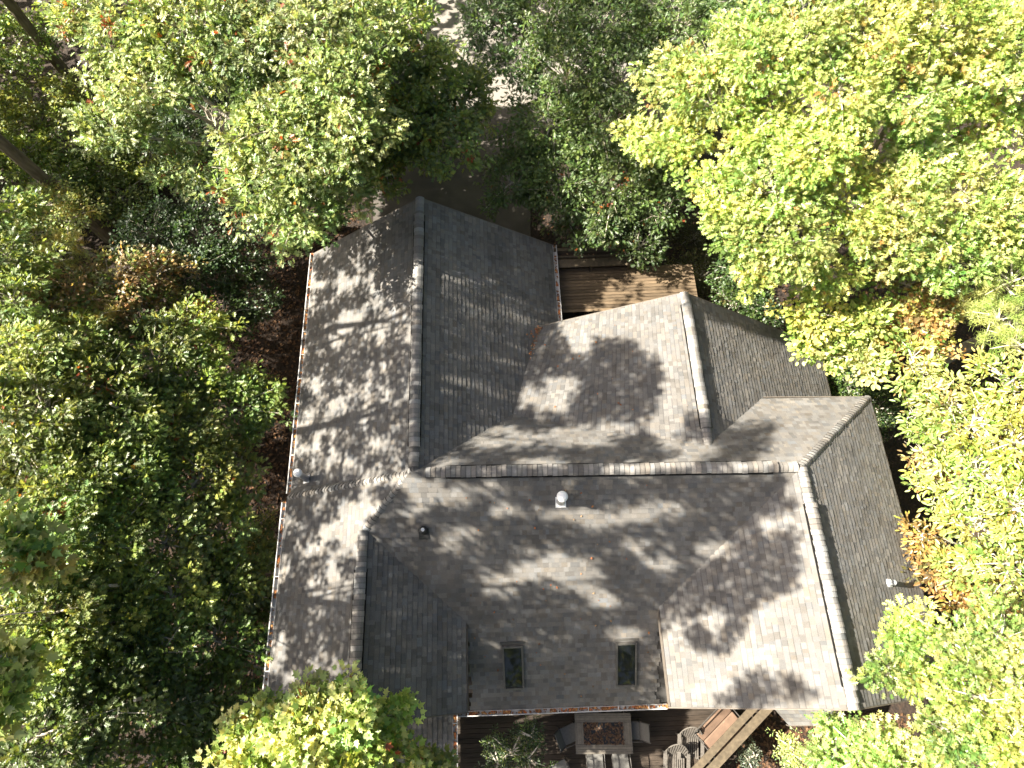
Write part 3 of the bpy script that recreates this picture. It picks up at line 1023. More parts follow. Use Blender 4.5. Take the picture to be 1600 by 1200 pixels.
def clumps_to_leaves(C, OUT, per, spread, leaf_len, cols, r, droop=0.35, upn=0.9, colvar=.18, accent=None, cm=None):
    """C clump centres, OUT outward direction; returns per-leaf arrays (rosettes at the twig tips)"""
    n = len(C)
    idx = np.repeat(np.arange(n), per)
    m = len(idx)
    rnd = unit(r.normal(size=(m, 3)))
    o = OUT[idx]
    ax = unit(o * r.uniform(.0, .9, (m, 1)) + rnd * 1.0 + np.array([0, 0, -droop]))
    pos = C[idx] + rnd * (r.uniform(0, 1, (m, 1)) ** .6) * spread * np.array([1, 1, .7]) 
    nr = unit(np.array([0, 0, upn]) + SUN * .45 + o * .35 + r.normal(size=(m, 3)) * .45)
    size = leaf_len * .82 * r.uniform(.55, 1.3, m)
    pal = np.array(cols)
    ci = r.integers(len(pal), size=n)
    base = pal[ci] * r.normal(1, colvar, (n, 1)).clip(.55, 1.6)
    if cm is not None: base = base * cm
    col = base[idx] * r.normal(1, .16, (m, 1)).clip(.5, 1.6)
    col[:, 0] *= r.normal(1, .10, m)
    if accent is not None:
        acol, pc, pl_ = accent
        ac = np.array(acol)
        hit = (r.uniform(size=n) < pc)[idx] & (r.uniform(size=m) < .6)
        hit |= r.uniform(size=m) < pl_
        col[hit] = ac[r.integers(len(ac), size=hit.sum())] * r.uniform(.7, 1.2, (hit.sum(), 1))
    return pos, ax, nr, size, col.clip(0.004, .8)


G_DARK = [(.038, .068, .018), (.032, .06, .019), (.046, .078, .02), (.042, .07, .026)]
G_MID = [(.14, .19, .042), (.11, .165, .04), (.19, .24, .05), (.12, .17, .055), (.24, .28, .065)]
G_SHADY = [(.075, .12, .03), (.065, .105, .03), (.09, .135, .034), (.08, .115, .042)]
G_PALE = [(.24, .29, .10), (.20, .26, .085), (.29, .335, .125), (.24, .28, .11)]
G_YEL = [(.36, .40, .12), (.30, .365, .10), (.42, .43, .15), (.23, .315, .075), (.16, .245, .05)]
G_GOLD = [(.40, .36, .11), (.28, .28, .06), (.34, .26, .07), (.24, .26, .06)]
A_RUST = [(.28, .075, .02), (.22, .05, .02), (.30, .12, .03)]
A_ORNG = [(.36, .21, .07), (.30, .16, .05), (.36, .26, .10)]
A_YEL = [(.26, .24, .03), (.22, .22, .03)]
BROWN = [(.22, .15, .06), (.16, .12, .05), (.25, .16, .06), (.12, .12, .045)]


SUNLIT = []                                          # crowns standing clear in the evening sun


def tree(name, label, lobes, base, kind='oak', cols=G_MID, leaf=.22, per=20, dens=1.0, accent=None, bark=None, trunk_r=.2,
         group=None, cat='tree', spread=.30, seed=0, twig=1.0, droop=.35, reach=1.0, flat=.62, upn=.9, bare=(), open_sky=False):
    """lobes: (photo x, photo y, radius in photo pixels, height in metres) of the crown's bulges; base: photo x, y of the foot"""
    r = np.random.default_rng(seed + 100)
    b = np.array(base, float) if len(base) == 3 else at(base[0], base[1], 0.0)
    b[2] = min(b[2], 0.0)
    T = empty(name, tuple(b), 0, label, cat, group)
    wood = MB()
    cen = [(at(x, y, z), pr_ * mpp(x, y, z)) for x, y, pr_, z in lobes]
    if open_sky: SUNLIT.extend(cen)
    topz = max(c[2] for c, _ in cen)
    mid = sum(c for c, _ in cen) / len(cen)
    # trunk rises from the foot, bending towards the crown
    fork = np.array([b[0] * .55 + mid[0] * .45, b[1] * .55 + mid[1] * .45, max(.4, min(c[2] for c, _ in cen) * .62)])
    P = [b + np.array([0, 0, -.1]), b * .6 + fork * .4 + r.normal(0, .12, 3) * np.array([1, 1, 0]), fork, fork * .4 + mid * .6, np.array([mid[0], mid[1], topz * .93])]
    wood.tube([p - b for p in P], [trunk_r * 1.25, trunk_r, trunk_r * .8, trunk_r * .5, trunk_r * .16], 9, col=(1, 1, 1))
    Cs, Os, Ms = [], [], []
    for c, Rm in cen:
        k0 = len(Cs)
        lobe_t = np.array([r.normal(1, .055), 1.0, r.normal(1, .10)]) * r.normal(1, .15)
        s = r.uniform(.2, .8)
        st = (P[2] * (1 - s) + P[3] * s) if r.uniform() < .7 else P[2]
        m1 = st * .5 + c * .5 + np.array([0, 0, r.uniform(-.1, .25)]) + r.normal(0, .12, 3)
        wood.tube([p - b for p in (st, m1, c - np.array([0, 0, Rm * .25]))], [trunk_r * .34, trunk_r * .22, trunk_r * .12], 6, col=(1.1, 1.1, 1.1))
        n = max(6, int(dens * 40 * Rm * Rm + 5))
        d = unit(r.normal(size=(n, 3)))
        d[:, 2] = np.abs(d[:, 2]) * .95 - .22
        d = unit(d)
        rad = Rm * (.40 + .6 * r.uniform(0, 1, (n, 1)) ** .6)
        cc = c + d * rad * np.array([1, 1, flat])
        Cs.append(cc); Os.append(d)
        # boughs that reach past the bulge and break its outline
        arms = int(3 + 1.6 * Rm)
        for _k in range(arms):
            th = r.uniform(0, 2 * math.pi)
            dd = np.array([math.cos(th), math.sin(th), r.uniform(-.15, .35)])
            e = c + dd * Rm * reach * r.uniform(1.0, 1.45) - np.array([0, 0, .12 * Rm])
            wood.tube([p - b for p in (c, (c + e) / 2 + np.array([0, 0, .12]), e)], [.035, .022, .008], 5, col=(1.3, 1.3, 1.25))
            na = max(4, int(dens * 7 * Rm))
            tt = r.uniform(.5, 1.05, (na, 1))
            pp = c + (e - c) * tt + r.normal(0, .14 + .05 * Rm, (na, 3)) * np.array([1, 1, .6])
            Cs.append(pp); Os.append(unit(dd[None] + r.normal(0, .5, (na, 3)) + np.array([0, 0, .3])))
        Ms.append(np.tile(lobe_t.clip(.6, 1.5), (sum(len(q_) for q_ in Cs[k0:]), 1)))
        for q in cc[: int(n * .3 * twig)]:
            mm = (c + q) / 2 + r.normal(0, .08, 3) - np.array([0, 0, .05])
            wood.tube([p - b for p in (c - np.array([0, 0, Rm * .3]), mm, q)], [.026, .016, .006], 4, col=(1.25, 1.25, 1.2), cap=False)
    for x, y, z, pr_ in bare:                            # leafless sprays of pale twigs
        c = at(x, y, z); Rb = pr_ * mpp(x, y, z)
        a0 = r.uniform(0, 6.28)
        st = c - np.array([math.cos(a0), math.sin(a0), .5]) * Rb
        wood.tube([p - b for p in (P[2], st * .8 + P[2] * .2 + np.array([0, 0, .2]), st)], [.05, .04, .03], 5, col=(1.2, 1.2, 1.15))
        for k in range(9):
            a1 = a0 + r.normal(0, .55)
            m1 = st + np.array([math.cos(a1), math.sin(a1), r.uniform(.0, .5)]) * Rb * r.uniform(.5, .9)
            m2 = m1 + np.array([math.cos(a1 + r.normal(0, .5)), math.sin(a1 + r.normal(0, .5)), r.uniform(-.1, .3)]) * Rb * r.uniform(.5, 1.0)
            wood.tube([p - b for p in (st, (st + m1) / 2 + r.normal(0, .04, 3), m1, m2)], [.022, .018, .013, .005], 4, col=(.95, .92, .88), cap=False)
            for q in range(2):
                m3 = m1 + (m2 - m1) * r.uniform(.1, .7) + r.normal(0, .22, 3) * Rb
                wood.tube([p - b for p in (m1, m3)], [.01, .004], 3, col=(.95, .92, .88), cap=False)
    C, O = np.concatenate(Cs), np.concatenate(Os)
    if kind == 'needle':
        needles(T, C, O, cols, r, b)
    else:
        pos, ax, nr, size, col = clumps_to_leaves(C, O, per, spread, leaf, cols, r, accent=accent, droop=droop, upn=upn, cm=np.concatenate(Ms))
        leaves_mesh('crown', pos, ax, nr, size, col, kind, M_LEAF, T, b)
    wood.build('trunk', bark or M_BARK, T)
    return T


def needles(T, C, O, cols, r, b):
    idx = np.repeat(np.arange(len(C)), 60)
    m = len(idx)
    d = unit(unit(r.normal(size=(m, 3))) + O[idx] * .6 + np.array([0, 0, .2]))
    sub = C[idx] + unit(r.normal(size=(m, 3))) * .22 * r.uniform(0, 1, (m, 1))
    pal = np.array(cols)
    col = pal[r.integers(len(pal), size=len(C))][idx] * r.normal(1, .15, (m, 1)).clip(.5, 1.5)
    V, F_ = np.array([(-.03, 0, 0), (.03, 0, 0), (.0, 1, -.06)]), None
    nr = unit(r.normal(size=(m, 3)))
    y = d; x = unit(np.cross(y, nr)); z = np.cross(x, y)
    sz = r.uniform(.16, .26, m)
    P = (sub[:, None] + sz[:, None, None] * (V[None, :, 0:1] * x[:, None] + V[None, :, 1:2] * y[:, None] + V[None, :, 2:3] * z[:, None])).reshape(-1, 3) - b
    me = bpy.data.meshes.new('crown')
    me.vertices.add(len(P)); me.vertices.foreach_set('co', P.astype(np.float32).ravel())
    me.loops.add(m * 3); me.loops.foreach_set('vertex_index', np.arange(m * 3, dtype=np.int32))
    me.polygons.add(m); me.polygons.foreach_set('loop_start', np.arange(m, dtype=np.int32) * 3); me.polygons.foreach_set('loop_total', np.full(m, 3, np.int32))
    at_ = me.attributes.new('tint', 'FLOAT_COLOR', 'FACE')
    c4 = np.ones((m, 4), np.float32); c4[:, :3] = col.clip(.004, .7)
    at_.data.foreach_set('color', c4.ravel())
    me.update(calc_edges=True); me.materials.append(M_NEEDLE)
    link(bpy.data.objects.new('crown', me), T)


tree('oak_tree', 'tall oak with pale green leaves and rusty red sprigs above the garage corner',
     [(130, 18, 42, 10.5), (200, 60, 72, 11), (300, 40, 85, 11.2), (390, 60, 75, 11), (222, 138, 58, 10.6), (180, 200, 55, 10), (412, 122, 42, 10.6), (470, 60, 80, 11), (440, 200, 75, 10.2),
      (520, 130, 80, 10.8), (420, 280, 65, 9.4), (500, 240, 75, 10), (560, 200, 70, 10.2), (470, 335, 65, 9), (535, 305, 55, 8.8), (290, 265, 40, 8.8), (560, 50, 60, 10.6)],
     (430, 330), cols=G_PALE + [(.14, .20, .055), (.11, .165, .04), (.13, .19, .05), (.30, .35, .15)], leaf=.24, dens=1.0, accent=(A_RUST, .035, .003), seed=1, trunk_r=.26, bare=[(325, 175, 8.2, 34), (345, 165, 8.6, 26)], open_sky=True)
tree('oak_tree', 'dark green oak beside the driveway with a few rusty leaves',
     [(620, 30, 65, 9.2), (610, 120, 70, 9), (670, 110, 60, 8.4), (690, 200, 55, 7.6), (640, 200, 60, 8), (600, 250, 45, 7.6), (725, 150, 40, 7.2)],
     (640, 215), cols=G_MID, leaf=.23, dens=1.4, accent=(A_RUST, .012, .002), seed=2, trunk_r=.2)
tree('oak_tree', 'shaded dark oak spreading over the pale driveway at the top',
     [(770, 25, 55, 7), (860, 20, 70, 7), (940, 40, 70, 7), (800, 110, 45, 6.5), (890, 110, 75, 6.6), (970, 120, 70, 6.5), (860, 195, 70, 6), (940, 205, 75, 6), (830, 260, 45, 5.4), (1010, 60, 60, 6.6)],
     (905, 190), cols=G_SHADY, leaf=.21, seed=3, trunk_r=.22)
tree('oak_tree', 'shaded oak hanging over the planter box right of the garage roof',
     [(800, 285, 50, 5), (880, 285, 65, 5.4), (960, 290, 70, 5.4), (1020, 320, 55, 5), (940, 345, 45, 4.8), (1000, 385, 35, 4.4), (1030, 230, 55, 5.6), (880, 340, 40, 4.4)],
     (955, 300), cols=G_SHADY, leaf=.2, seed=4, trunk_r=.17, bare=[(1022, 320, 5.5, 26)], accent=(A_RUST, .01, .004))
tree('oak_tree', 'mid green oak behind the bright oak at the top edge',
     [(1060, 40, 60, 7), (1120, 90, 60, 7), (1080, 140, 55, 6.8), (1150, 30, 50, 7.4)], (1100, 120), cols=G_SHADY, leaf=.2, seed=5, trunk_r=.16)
tree('oak_tree', 'huge sunlit yellow-green oak with pale bare limbs filling the top right',
     [(1060, 120, 50, 9.4), (1020, 220, 40, 9), (1120, 150, 65, 10), (1070, 215, 40, 9.2), (1190, 90, 75, 11), (1270, 40, 85, 11.3), (1360, 50, 85, 11.3), (1460, 40, 85, 11.3), (1560, 60, 85, 11),
      (1200, 190, 60, 10), (1310, 140, 75, 10.8), (1400, 150, 70, 10.6), (1500, 140, 60, 10), (1280, 235, 65, 10), (1560, 200, 60, 9.4), (1450, 240, 60, 9.4), (1130, 300, 50, 9), (1200, 290, 65, 9.4), (1160, 360, 60, 8.5),
      (1230, 370, 70, 8.8), (1320, 310, 65, 9), (1410, 320, 70, 9), (1500, 310, 75, 9), (1575, 330, 60, 8.7), (1190, 415, 40, 8), (1400, 390, 55, 8.4), (1490, 400, 55, 8.4), (1290, 420, 40, 7.6)],
     (1390, 330), cols=G_YEL, leaf=.24, accent=(A_ORNG, .02, .006), seed=6, trunk_r=.3)
tree('oak_tree', 'small round-leaved pale green oak beside the corner of the front gable',
     [(1270, 490, 40, 6.6), (1300, 535, 45, 6), (1340, 560, 40, 6), (1350, 500, 40, 6.4)], (1350, 500), kind='round', cols=G_YEL, leaf=.2, seed=7, trunk_r=.13, bark=M_BARK)
tree('maple_tree', 'small maple turning orange under the bright oak',
     [(1420, 445, 40, 6.4), (1465, 470, 40, 6.4), (1400, 500, 35, 6), (1440, 515, 40, 6)], (1440, 470), kind='maple', cols=BROWN + G_GOLD + G_YEL[3:], leaf=.19, accent=(A_ORNG, .2, .1), seed=8, trunk_r=.12)
tree('hickory_tree', 'sunlit yellow tree with bare pale twigs along the right eave',
     [(1430, 570, 40, 6.2), (1490, 630, 42, 6.5), (1580, 600, 45, 7.5), (1430, 640, 40, 5.8), (1530, 660, 65, 7), (1470, 690, 45, 6), (1590, 690, 50, 7.4), (1540, 740, 60, 6.6), (1470, 770, 35, 5.6), (1590, 790, 60, 7), (1530, 820, 50, 6.4), (1580, 880, 55, 6.8), (1500, 880, 30, 5.6)],
     (1500, 760), kind='long', cols=G_YEL + G_GOLD[:2], leaf=.22, dens=.55, twig=3, accent=(A_ORNG, .03, .015), seed=9, trunk_r=.2, bare=[(1460, 700, 5.9, 34), (1450, 750, 5.4, 26)])
tree('hickory_tree', 'sparse tree with rusty brown leaves touching the right eave',
     [(1440, 835, 22, 5.2), (1470, 890, 28, 5.2), (1490, 930, 28, 5.2), (1460, 725, 24, 5.2), (1570, 940, 35, 5.6)], (1500, 880), kind='long', cols=BROWN + G_GOLD[:2], leaf=.2, dens=1.2, accent=(A_ORNG, .3, .15), seed=10, trunk_r=.1, bare=[(1470, 860, 5.2, 34)])
tree('oak_tree', 'tall oak at the right edge whose thick pale trunk shows below the orange maple',
     [(1720, 400, 70, 9), (1700, 480, 60, 8.4), (1760, 440, 60, 10)], (1452, 576), cols=G_YEL, leaf=.24, seed=33, trunk_r=.24)
tree('pine_tree', 'feathery yellow-green pine at the right edge below the bright oak',
     [(1580, 440, 45, 8), (1560, 500, 45, 7.6), (1595, 540, 40, 7.6)], (1560, 500), kind='needle', cols=G_YEL, seed=11, trunk_r=.15)
tree('oak_tree', 'sunlit green oak overhanging the bottom right corner of the roof',
     [(1445, 975, 24, 7.6), (1402, 985, 22, 7.5), (1425, 1010, 18, 7.5), (1385, 1055, 18, 7.4), (1425, 1060, 18, 7.4), (1515, 1025, 44, 8), (1560, 1000, 55, 8), (1590, 1070, 55, 8), (1530, 1090, 60, 8), (1480, 1140, 45, 7.6), (1580, 1150, 60, 8), (1520, 1190, 50, 7.6)],
     (1570, 1060), kind='oak', cols=G_YEL + [(.18, .27, .055)], leaf=.21, dens=.95, seed=12, trunk_r=.22, reach=.9, twig=2.5)
tree('oak_tree', 'young sunlit oak below the low bay roof at the bottom edge',
     [(1345, 1178, 46, 6.4), (1305, 1178, 28, 6), (1400, 1200, 45, 6.6), (1450, 1200, 35, 6.8)], (1380, 1190), cols=G_YEL + [(.18, .27, .055)], leaf=.22, seed=13, trunk_r=.14)
tree('sweetgum_tree', 'bright sunlit sweetgum in front of the left wing at the bottom edge',
     [(375, 1180, 42, 8.4), (425, 1128, 38, 8.5), (490, 1098, 30, 9), (545, 1112, 36, 9), (470, 1160, 50, 9), (555, 1165, 45, 8.6), (598, 1120, 20, 8), (615, 1185, 36, 7.6), (672, 1198, 22, 7), (410, 1200, 36, 8.6)],
     (500, 1180), kind='maple', cols=G_YEL, leaf=.2, dens=1.5, accent=(A_RUST, .0, .005), seed=14, trunk_r=.2, open_sky=True, reach=.8)
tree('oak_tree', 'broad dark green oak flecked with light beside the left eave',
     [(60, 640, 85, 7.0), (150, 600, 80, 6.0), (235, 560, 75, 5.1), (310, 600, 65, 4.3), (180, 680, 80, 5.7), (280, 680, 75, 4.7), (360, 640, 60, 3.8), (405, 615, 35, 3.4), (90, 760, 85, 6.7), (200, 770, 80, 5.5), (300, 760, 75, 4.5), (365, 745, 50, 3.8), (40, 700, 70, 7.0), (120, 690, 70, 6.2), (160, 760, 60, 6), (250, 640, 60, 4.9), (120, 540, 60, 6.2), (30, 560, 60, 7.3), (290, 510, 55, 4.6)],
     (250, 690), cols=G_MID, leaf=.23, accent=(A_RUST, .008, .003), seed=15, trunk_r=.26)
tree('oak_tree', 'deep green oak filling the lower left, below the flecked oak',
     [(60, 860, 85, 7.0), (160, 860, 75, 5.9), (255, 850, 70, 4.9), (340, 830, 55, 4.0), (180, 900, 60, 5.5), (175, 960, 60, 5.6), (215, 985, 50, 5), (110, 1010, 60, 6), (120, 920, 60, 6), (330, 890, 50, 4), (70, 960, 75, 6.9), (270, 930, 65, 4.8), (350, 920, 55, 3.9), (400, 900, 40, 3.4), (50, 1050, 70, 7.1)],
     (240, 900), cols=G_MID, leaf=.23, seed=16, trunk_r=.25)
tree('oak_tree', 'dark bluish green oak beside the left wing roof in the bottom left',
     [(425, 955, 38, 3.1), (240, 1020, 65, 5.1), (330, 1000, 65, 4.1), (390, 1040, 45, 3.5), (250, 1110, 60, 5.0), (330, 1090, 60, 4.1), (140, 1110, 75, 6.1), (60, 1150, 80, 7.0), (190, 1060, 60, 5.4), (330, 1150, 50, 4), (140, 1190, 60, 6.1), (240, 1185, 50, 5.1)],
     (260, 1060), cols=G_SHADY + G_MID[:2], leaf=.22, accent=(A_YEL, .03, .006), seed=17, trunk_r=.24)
tree('sweetgum_tree', 'sweetgum sprays lit bright yellow-green at the left edge',
     [(20, 840, 22, 12), (60, 885, 16, 11.6), (4, 1085, 22, 12), (10, 1020, 16, 12)], at(-60, 990, 0), kind='maple', cols=G_YEL, leaf=.24, dens=1.5, seed=18, trunk_r=.05)
tree('maple_tree', 'young maple turning orange and brown below the leaning trunk',
     [(180, 440, 58, 5.6), (235, 432, 48, 5.0), (110, 468, 52, 6.0), (60, 480, 45, 6.0), (250, 468, 42, 4.8), (170, 490, 40, 5.6)], (230, 470), kind='maple', cols=[(.27, .19, .09), (.20, .17, .065), (.22, .22, .07), (.14, .19, .05), (.12, .17, .045), (.26, .18, .09)], leaf=.16, accent=(A_ORNG, .08, .06), seed=19, trunk_r=.11)
tree('pine_tree', 'small yellowing pine between the orange maple and the flecked oak',
     [(140, 500, 36, 6.0), (90, 400, 34, 6.0), (170, 480, 26, 5.6)], (200, 510), kind='needle', cols=G_GOLD + G_YEL[:1], seed=20, trunk_r=.1)
tree('maple_tree', 'dense dark understory maple beneath the leaning trunks at the upper left',
     [(30, 70, 60, 3.2), (60, 160, 60, 2.7), (110, 220, 55, 2.2), (90, 290, 55, 2.2), (160, 260, 50, 1.7), (190, 310, 50, 1.2), (230, 250, 50, 1.2), (40, 240, 45, 2.6), (150, 160, 45, 1.8)],
     (190, 280), kind='maple', cols=G_MID, leaf=.17, seed=21, trunk_r=.14)
tree('dogwood_tree', 'light yellow-green sapling in front of the leaning trunk',
     [(70, 325, 45, 4.0), (110, 345, 35, 4.0), (50, 365, 35, 4.0)], (150, 400), kind='round', cols=G_PALE + G_GOLD[:1], leaf=.15, per=24, seed=22, trunk_r=.08)
tree('oak_tree', 'green oak at the left edge above the flecked oak',
     [(10, 400, 50, 7.5), (20, 470, 50, 7.4), (5, 330, 35, 7.6)], at(-10, 480, 0), cols=G_MID, leaf=.22, seed=23, trunk_r=.18)
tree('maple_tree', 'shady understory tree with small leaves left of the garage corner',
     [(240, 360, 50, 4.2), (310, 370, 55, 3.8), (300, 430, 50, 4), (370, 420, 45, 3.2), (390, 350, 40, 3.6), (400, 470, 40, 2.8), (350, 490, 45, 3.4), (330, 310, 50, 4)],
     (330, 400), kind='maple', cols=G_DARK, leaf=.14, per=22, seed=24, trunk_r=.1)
tree('shrub', 'brownish shrub at the right end of the entry deck',
     [(1085, 370, 35, 1.6), (1095, 430, 40, 1.8), (1070, 450, 28, 1.6)], (1090, 420), kind='round', cols=BROWN[3:] + [(.05, .055, .02), (.06, .05, .022)], leaf=.1, per=26, dens=2.2, seed=25, trunk_r=.05, cat='shrub')
tree('dogwood_tree', 'small green understory tree behind the front gable roof',
     [(1150, 470, 35, 3.4), (1190, 495, 30, 3.2), (1170, 430, 40, 3.6)], (1180, 460), kind='round', cols=G_DARK, leaf=.13, per=22, dens=1.5, seed=26, trunk_r=.06)
tree('shrub', 'dark green shrub below the right eave of the front gable',
     [(1330, 600, 38, 1.4), (1370, 640, 35, 1.4), (1310, 640, 30, 1.2)], (1340, 620), kind='round', cols=G_DARK + G_MID[:1], leaf=.11, per=26, dens=2, seed=27, trunk_r=.05, cat='shrub')
tree('shrub', 'yellowing shrub on the leaf litter beside the left wing gutter',
     [(395, 830, 26, 2), (380, 875, 30, 2), (410, 860, 22, 1.8)], (395, 850), kind='round', cols=G_MID + G_GOLD[:1], leaf=.1, per=24, dens=2.2, seed=28, trunk_r=.04, cat='shrub')
tree('sapling', 'small leafy sapling standing on the rear deck left of the table',
     [(800, 1175, 26, 2.6), (830, 1150, 16, 2.7), (780, 1195, 22, 2.4), (825, 1185, 22, 2.5)], tuple(at(810, 1180, 0)), kind='long', cols=G_DARK + G_MID[:1], leaf=.1, per=20, dens=3, spread=.14, seed=29, trunk_r=.025, cat='sapling')
tree('sapling', 'thin sunlit sapling beside the diagonal railing',
     [(1232, 1165, 12, 2.2), (1250, 1185, 16, 2.2), (1240, 1195, 14, 2.0)], tuple(at(1240, 1180, 0)), kind='long', cols=G_YEL + G_PALE, leaf=.1, per=14, dens=5, spread=.14, seed=30, trunk_r=.02, cat='sapling')
tree('sapling', 'small grey-green seedling next to the sunlit sapling by the railing',
     [(1170, 1190, 12, 1.2), (1180, 1180, 9, 1.3)], tuple(at(1172, 1190, 0)), kind='long', cols=[(.07, .09, .05)], leaf=.08, per=14, dens=5, spread=.12, seed=31, trunk_r=.015, cat='sapling')


# ---------------------------------------------------------------- tall trees west of the frame: their trunks lean into view, their crowns throw the dapple
def inpoly(x, y, P):
    c = False
    n = len(P)
    for i in range(n):
        x0, y0 = P[i]; x1, y1 = P[i - 1]
        if (y0 > y) != (y1 > y) and x < (x1 - x0) * (y - y0) / (y1 - y0) + x0: c = not c
    return c


OPEN = [  # sunlit pieces of roof, in photo pixels
    [(880, 507), (960, 487), (1070, 456), (1090, 520), (1098, 600), (1100, 640), (1075, 628), (1064, 640), (1055, 675), (1038, 692), (1015, 672), (1040, 622), (1052, 590), (1045, 570), (1030, 548), (1000, 530), (985, 516), (905, 522)],
    [(1140, 685), (1180, 640), (1195, 628), (1360, 618), (1290, 700), (1262, 732), (1230, 724), (1200, 716), (1210, 690), (1240, 664), (1205, 646), (1165, 655)],
    [(1250, 730), (1340, 1110), (1285, 1108), (1282, 1080), (1255, 1045), (1215, 1048), (1190, 1034), (1150, 1044), (1124, 1090), (1128, 1108), (1046, 1110), (1046, 1010), (1080, 1022), (1110, 1040), (1150, 1020), (1185, 975), (1200, 950), (1240, 930), (1272, 905), (1265, 880), (1252, 860), (1264, 820), (1254, 790), (1236, 755)],
    [(1085, 500), (1270, 562), (1300, 618), (1190, 626), (1130, 665), (1118, 640)],
    [(1260, 728), (1362, 615), (1490, 1090), (1340, 1110)],
    [(1190, 1108), (1310, 1100), (1310, 1136), (1190, 1136)],
]
SPOTS = [(690, 775, 48, 12), (640, 752, 40, 8), (790, 800, 30, 7), (760, 762, 30, 6), (890, 806, 60, 9), (868, 888, 62, 22), (905, 905, 30, 14), (790, 905, 30, 13), (775, 920, 18, 8), (1018, 882, 14, 9), (1046, 880, 16, 10), (1112, 856, 26, 13),
         (1202, 822, 13, 10), (1230, 815, 10, 8), (1112, 968, 16, 10), (1056, 984, 8, 12), (980, 992, 28, 9), (945, 940, 26, 10), (990, 852, 20, 8), (960, 812, 46, 9), (1020, 800, 50, 8), (850, 722, 40, 5), (905, 682, 55, 11), (960, 668, 30, 7),
         (860, 630, 24, 12), (880, 600, 28, 7), (905, 540, 14, 12),  (760, 692, 18, 4), (690, 722, 24, 4), (730, 835, 22, 5), (700, 855, 14, 6), (640, 800, 18, 8), (1090, 700, 30, 8), (1060, 725, 40, 5), 
         (700, 450, 60, 4), (790, 480, 60, 4), (740, 500, 90, 4), (800, 540, 40, 6), (560, 800, 30, 14), (530, 830, 26, 10), (1170, 735, 40, 6), (1000, 735, 50, 5)]


def vnoise(x, y, sc, seed):
    rs = lambda i, j: (math.sin(i * 127.1 + j * 311.7 + seed * 74.7) * 43758.5453) % 1.0
    x, y = x / sc, y / sc
    i, j = math.floor(x), math.floor(y)
    fx, fy = x - i, y - j
    fx, fy = fx * fx * (3 - 2 * fx), fy * fy * (3 - 2 * fy)
    return (rs(i, j) * (1 - fx) + rs(i + 1, j) * fx) * (1 - fy) + (rs(i, j + 1) * (1 - fx) + rs(i + 1, j + 1) * fx) * fy


def project(P):
    v = np.asarray(P) - np.array([0, 0, H])
    c = np.array([v @ XW, v @ YW, v @ ZW])
    M_ = np.stack([XW, YW, ZW])                       # rows: world axes in camera coordinates
    c = v @ M_
    return CX + F * c[0] / c[2], CY + F * c[1] / c[2], c[2]


def shaded(px, py):
    for P in OPEN:
        for dx, dy in ((0, 0), (-18, 0), (18, 0), (0, 15), (0, -15), (12, 10), (-12, -10), (12, -10), (-12, 10)):
            if inpoly(px + dx, py + dy, P): return False
    for (x, y, a, b) in SPOTS:
        if ((px - x) / (a + 10)) ** 2 + ((py - y) / (b + 8)) ** 2 < 1: return False
    nz = .6 * vnoise(px, py, 26, 1) + .4 * vnoise(px, py, 11, 2)
    if 665 < px < 845 and 320 < py < 700: return .55 * vnoise(px * .35, py, 17, 3) + .45 * vnoise(px * .5, py, 9, 4) > .52
    if px < 652 and py < 735: nz = .35 * vnoise(px, py, 26, 1) + .65 * vnoise(px, py, 10, 2)
    if px < 652 and py < 735: return nz > .47           # garage west slope: half lit
    if px < 600 and py >= 735: return nz > .46
    return nz > .07


rs_ = np.random.default_rng(77)
clump = []
samples = [p for p in ROOF_SAMPLES]
rs_.shuffle(samples)
cells = set()
e1_ = np.cross(SUN, [0, 1, 0]); e1_ /= np.linalg.norm(e1_); e2_ = np.cross(SUN, e1_)
def offer(p, Lmin, Lmax, cell=.15):
    k = (round(float(p @ e1_) / cell), round(float(p @ e2_) / cell))
    if k in cells: return
    cells.add(k)
    Lh = rs_.uniform(Lmin, Lmax)
    q = p + SUN * (Lh / math.cos(SUN_EL))
    for _ in range(24):
        if q[2] > 23: return
        x, y, dep = project(q)
        if dep < .5 or not (-45 < x < 1645 and -45 < y < 1245): break
        q = q + SUN * .7
    else:
        return
    clump.append(q)


for p in samples:
    x, y, _ = project(p)
    if shaded(x, y): offer(p, 9.5, 14.5) if p[0] < -2 else offer(p, 13.0, 17.5)
for gx in range(-20, 1080, 7):                          # shade on the neighbouring crowns, the ground and the driveway
    for gy in range(-60, 1200, 7):
        x, y = gx + rs_.uniform(-3, 3), gy + rs_.uniform(-3, 3)
        n_ = vnoise(x, y, 45, 5) * .6 + vnoise(x, y, 20, 6) * .4
        if 365 < x < 492 and y > 380: z, t = 0.0, .13
        elif 200 < x < 400 and 315 < y < 525: z, t = 3.0, .16
        elif x < 470 and (525 if x < 290 else 380) < y < 1000: z, t = 6.0, .76
        elif x < 200 and 60 < y < 380: z, t = 3.0, .52
        elif 585 < x < 832 and 95 < y < 330: continue
        elif x > 600 and y < (400 if x < 830 else 300): z, t = 6.0, .20
        elif 865 < x < 1075 and 385 < y < 492: z, t = FZ, .38
        elif 700 < x < 1020 and y > 1110: z, t = 1.5, .12
        else: continue
        if n_ > t: offer(at(x, y, z), 10.5, 16.0, .24)
clump = np.array(clump)
_keep = np.ones(len(clump), bool)
for c_, R_ in SUNLIT:
    v_ = clump - c_
    al = v_ @ SUN
    _keep &= ~((al > 0) & (np.linalg.norm(v_ - al[:, None] * SUN, axis=1) < R_ * .95))
clump = clump[_keep]

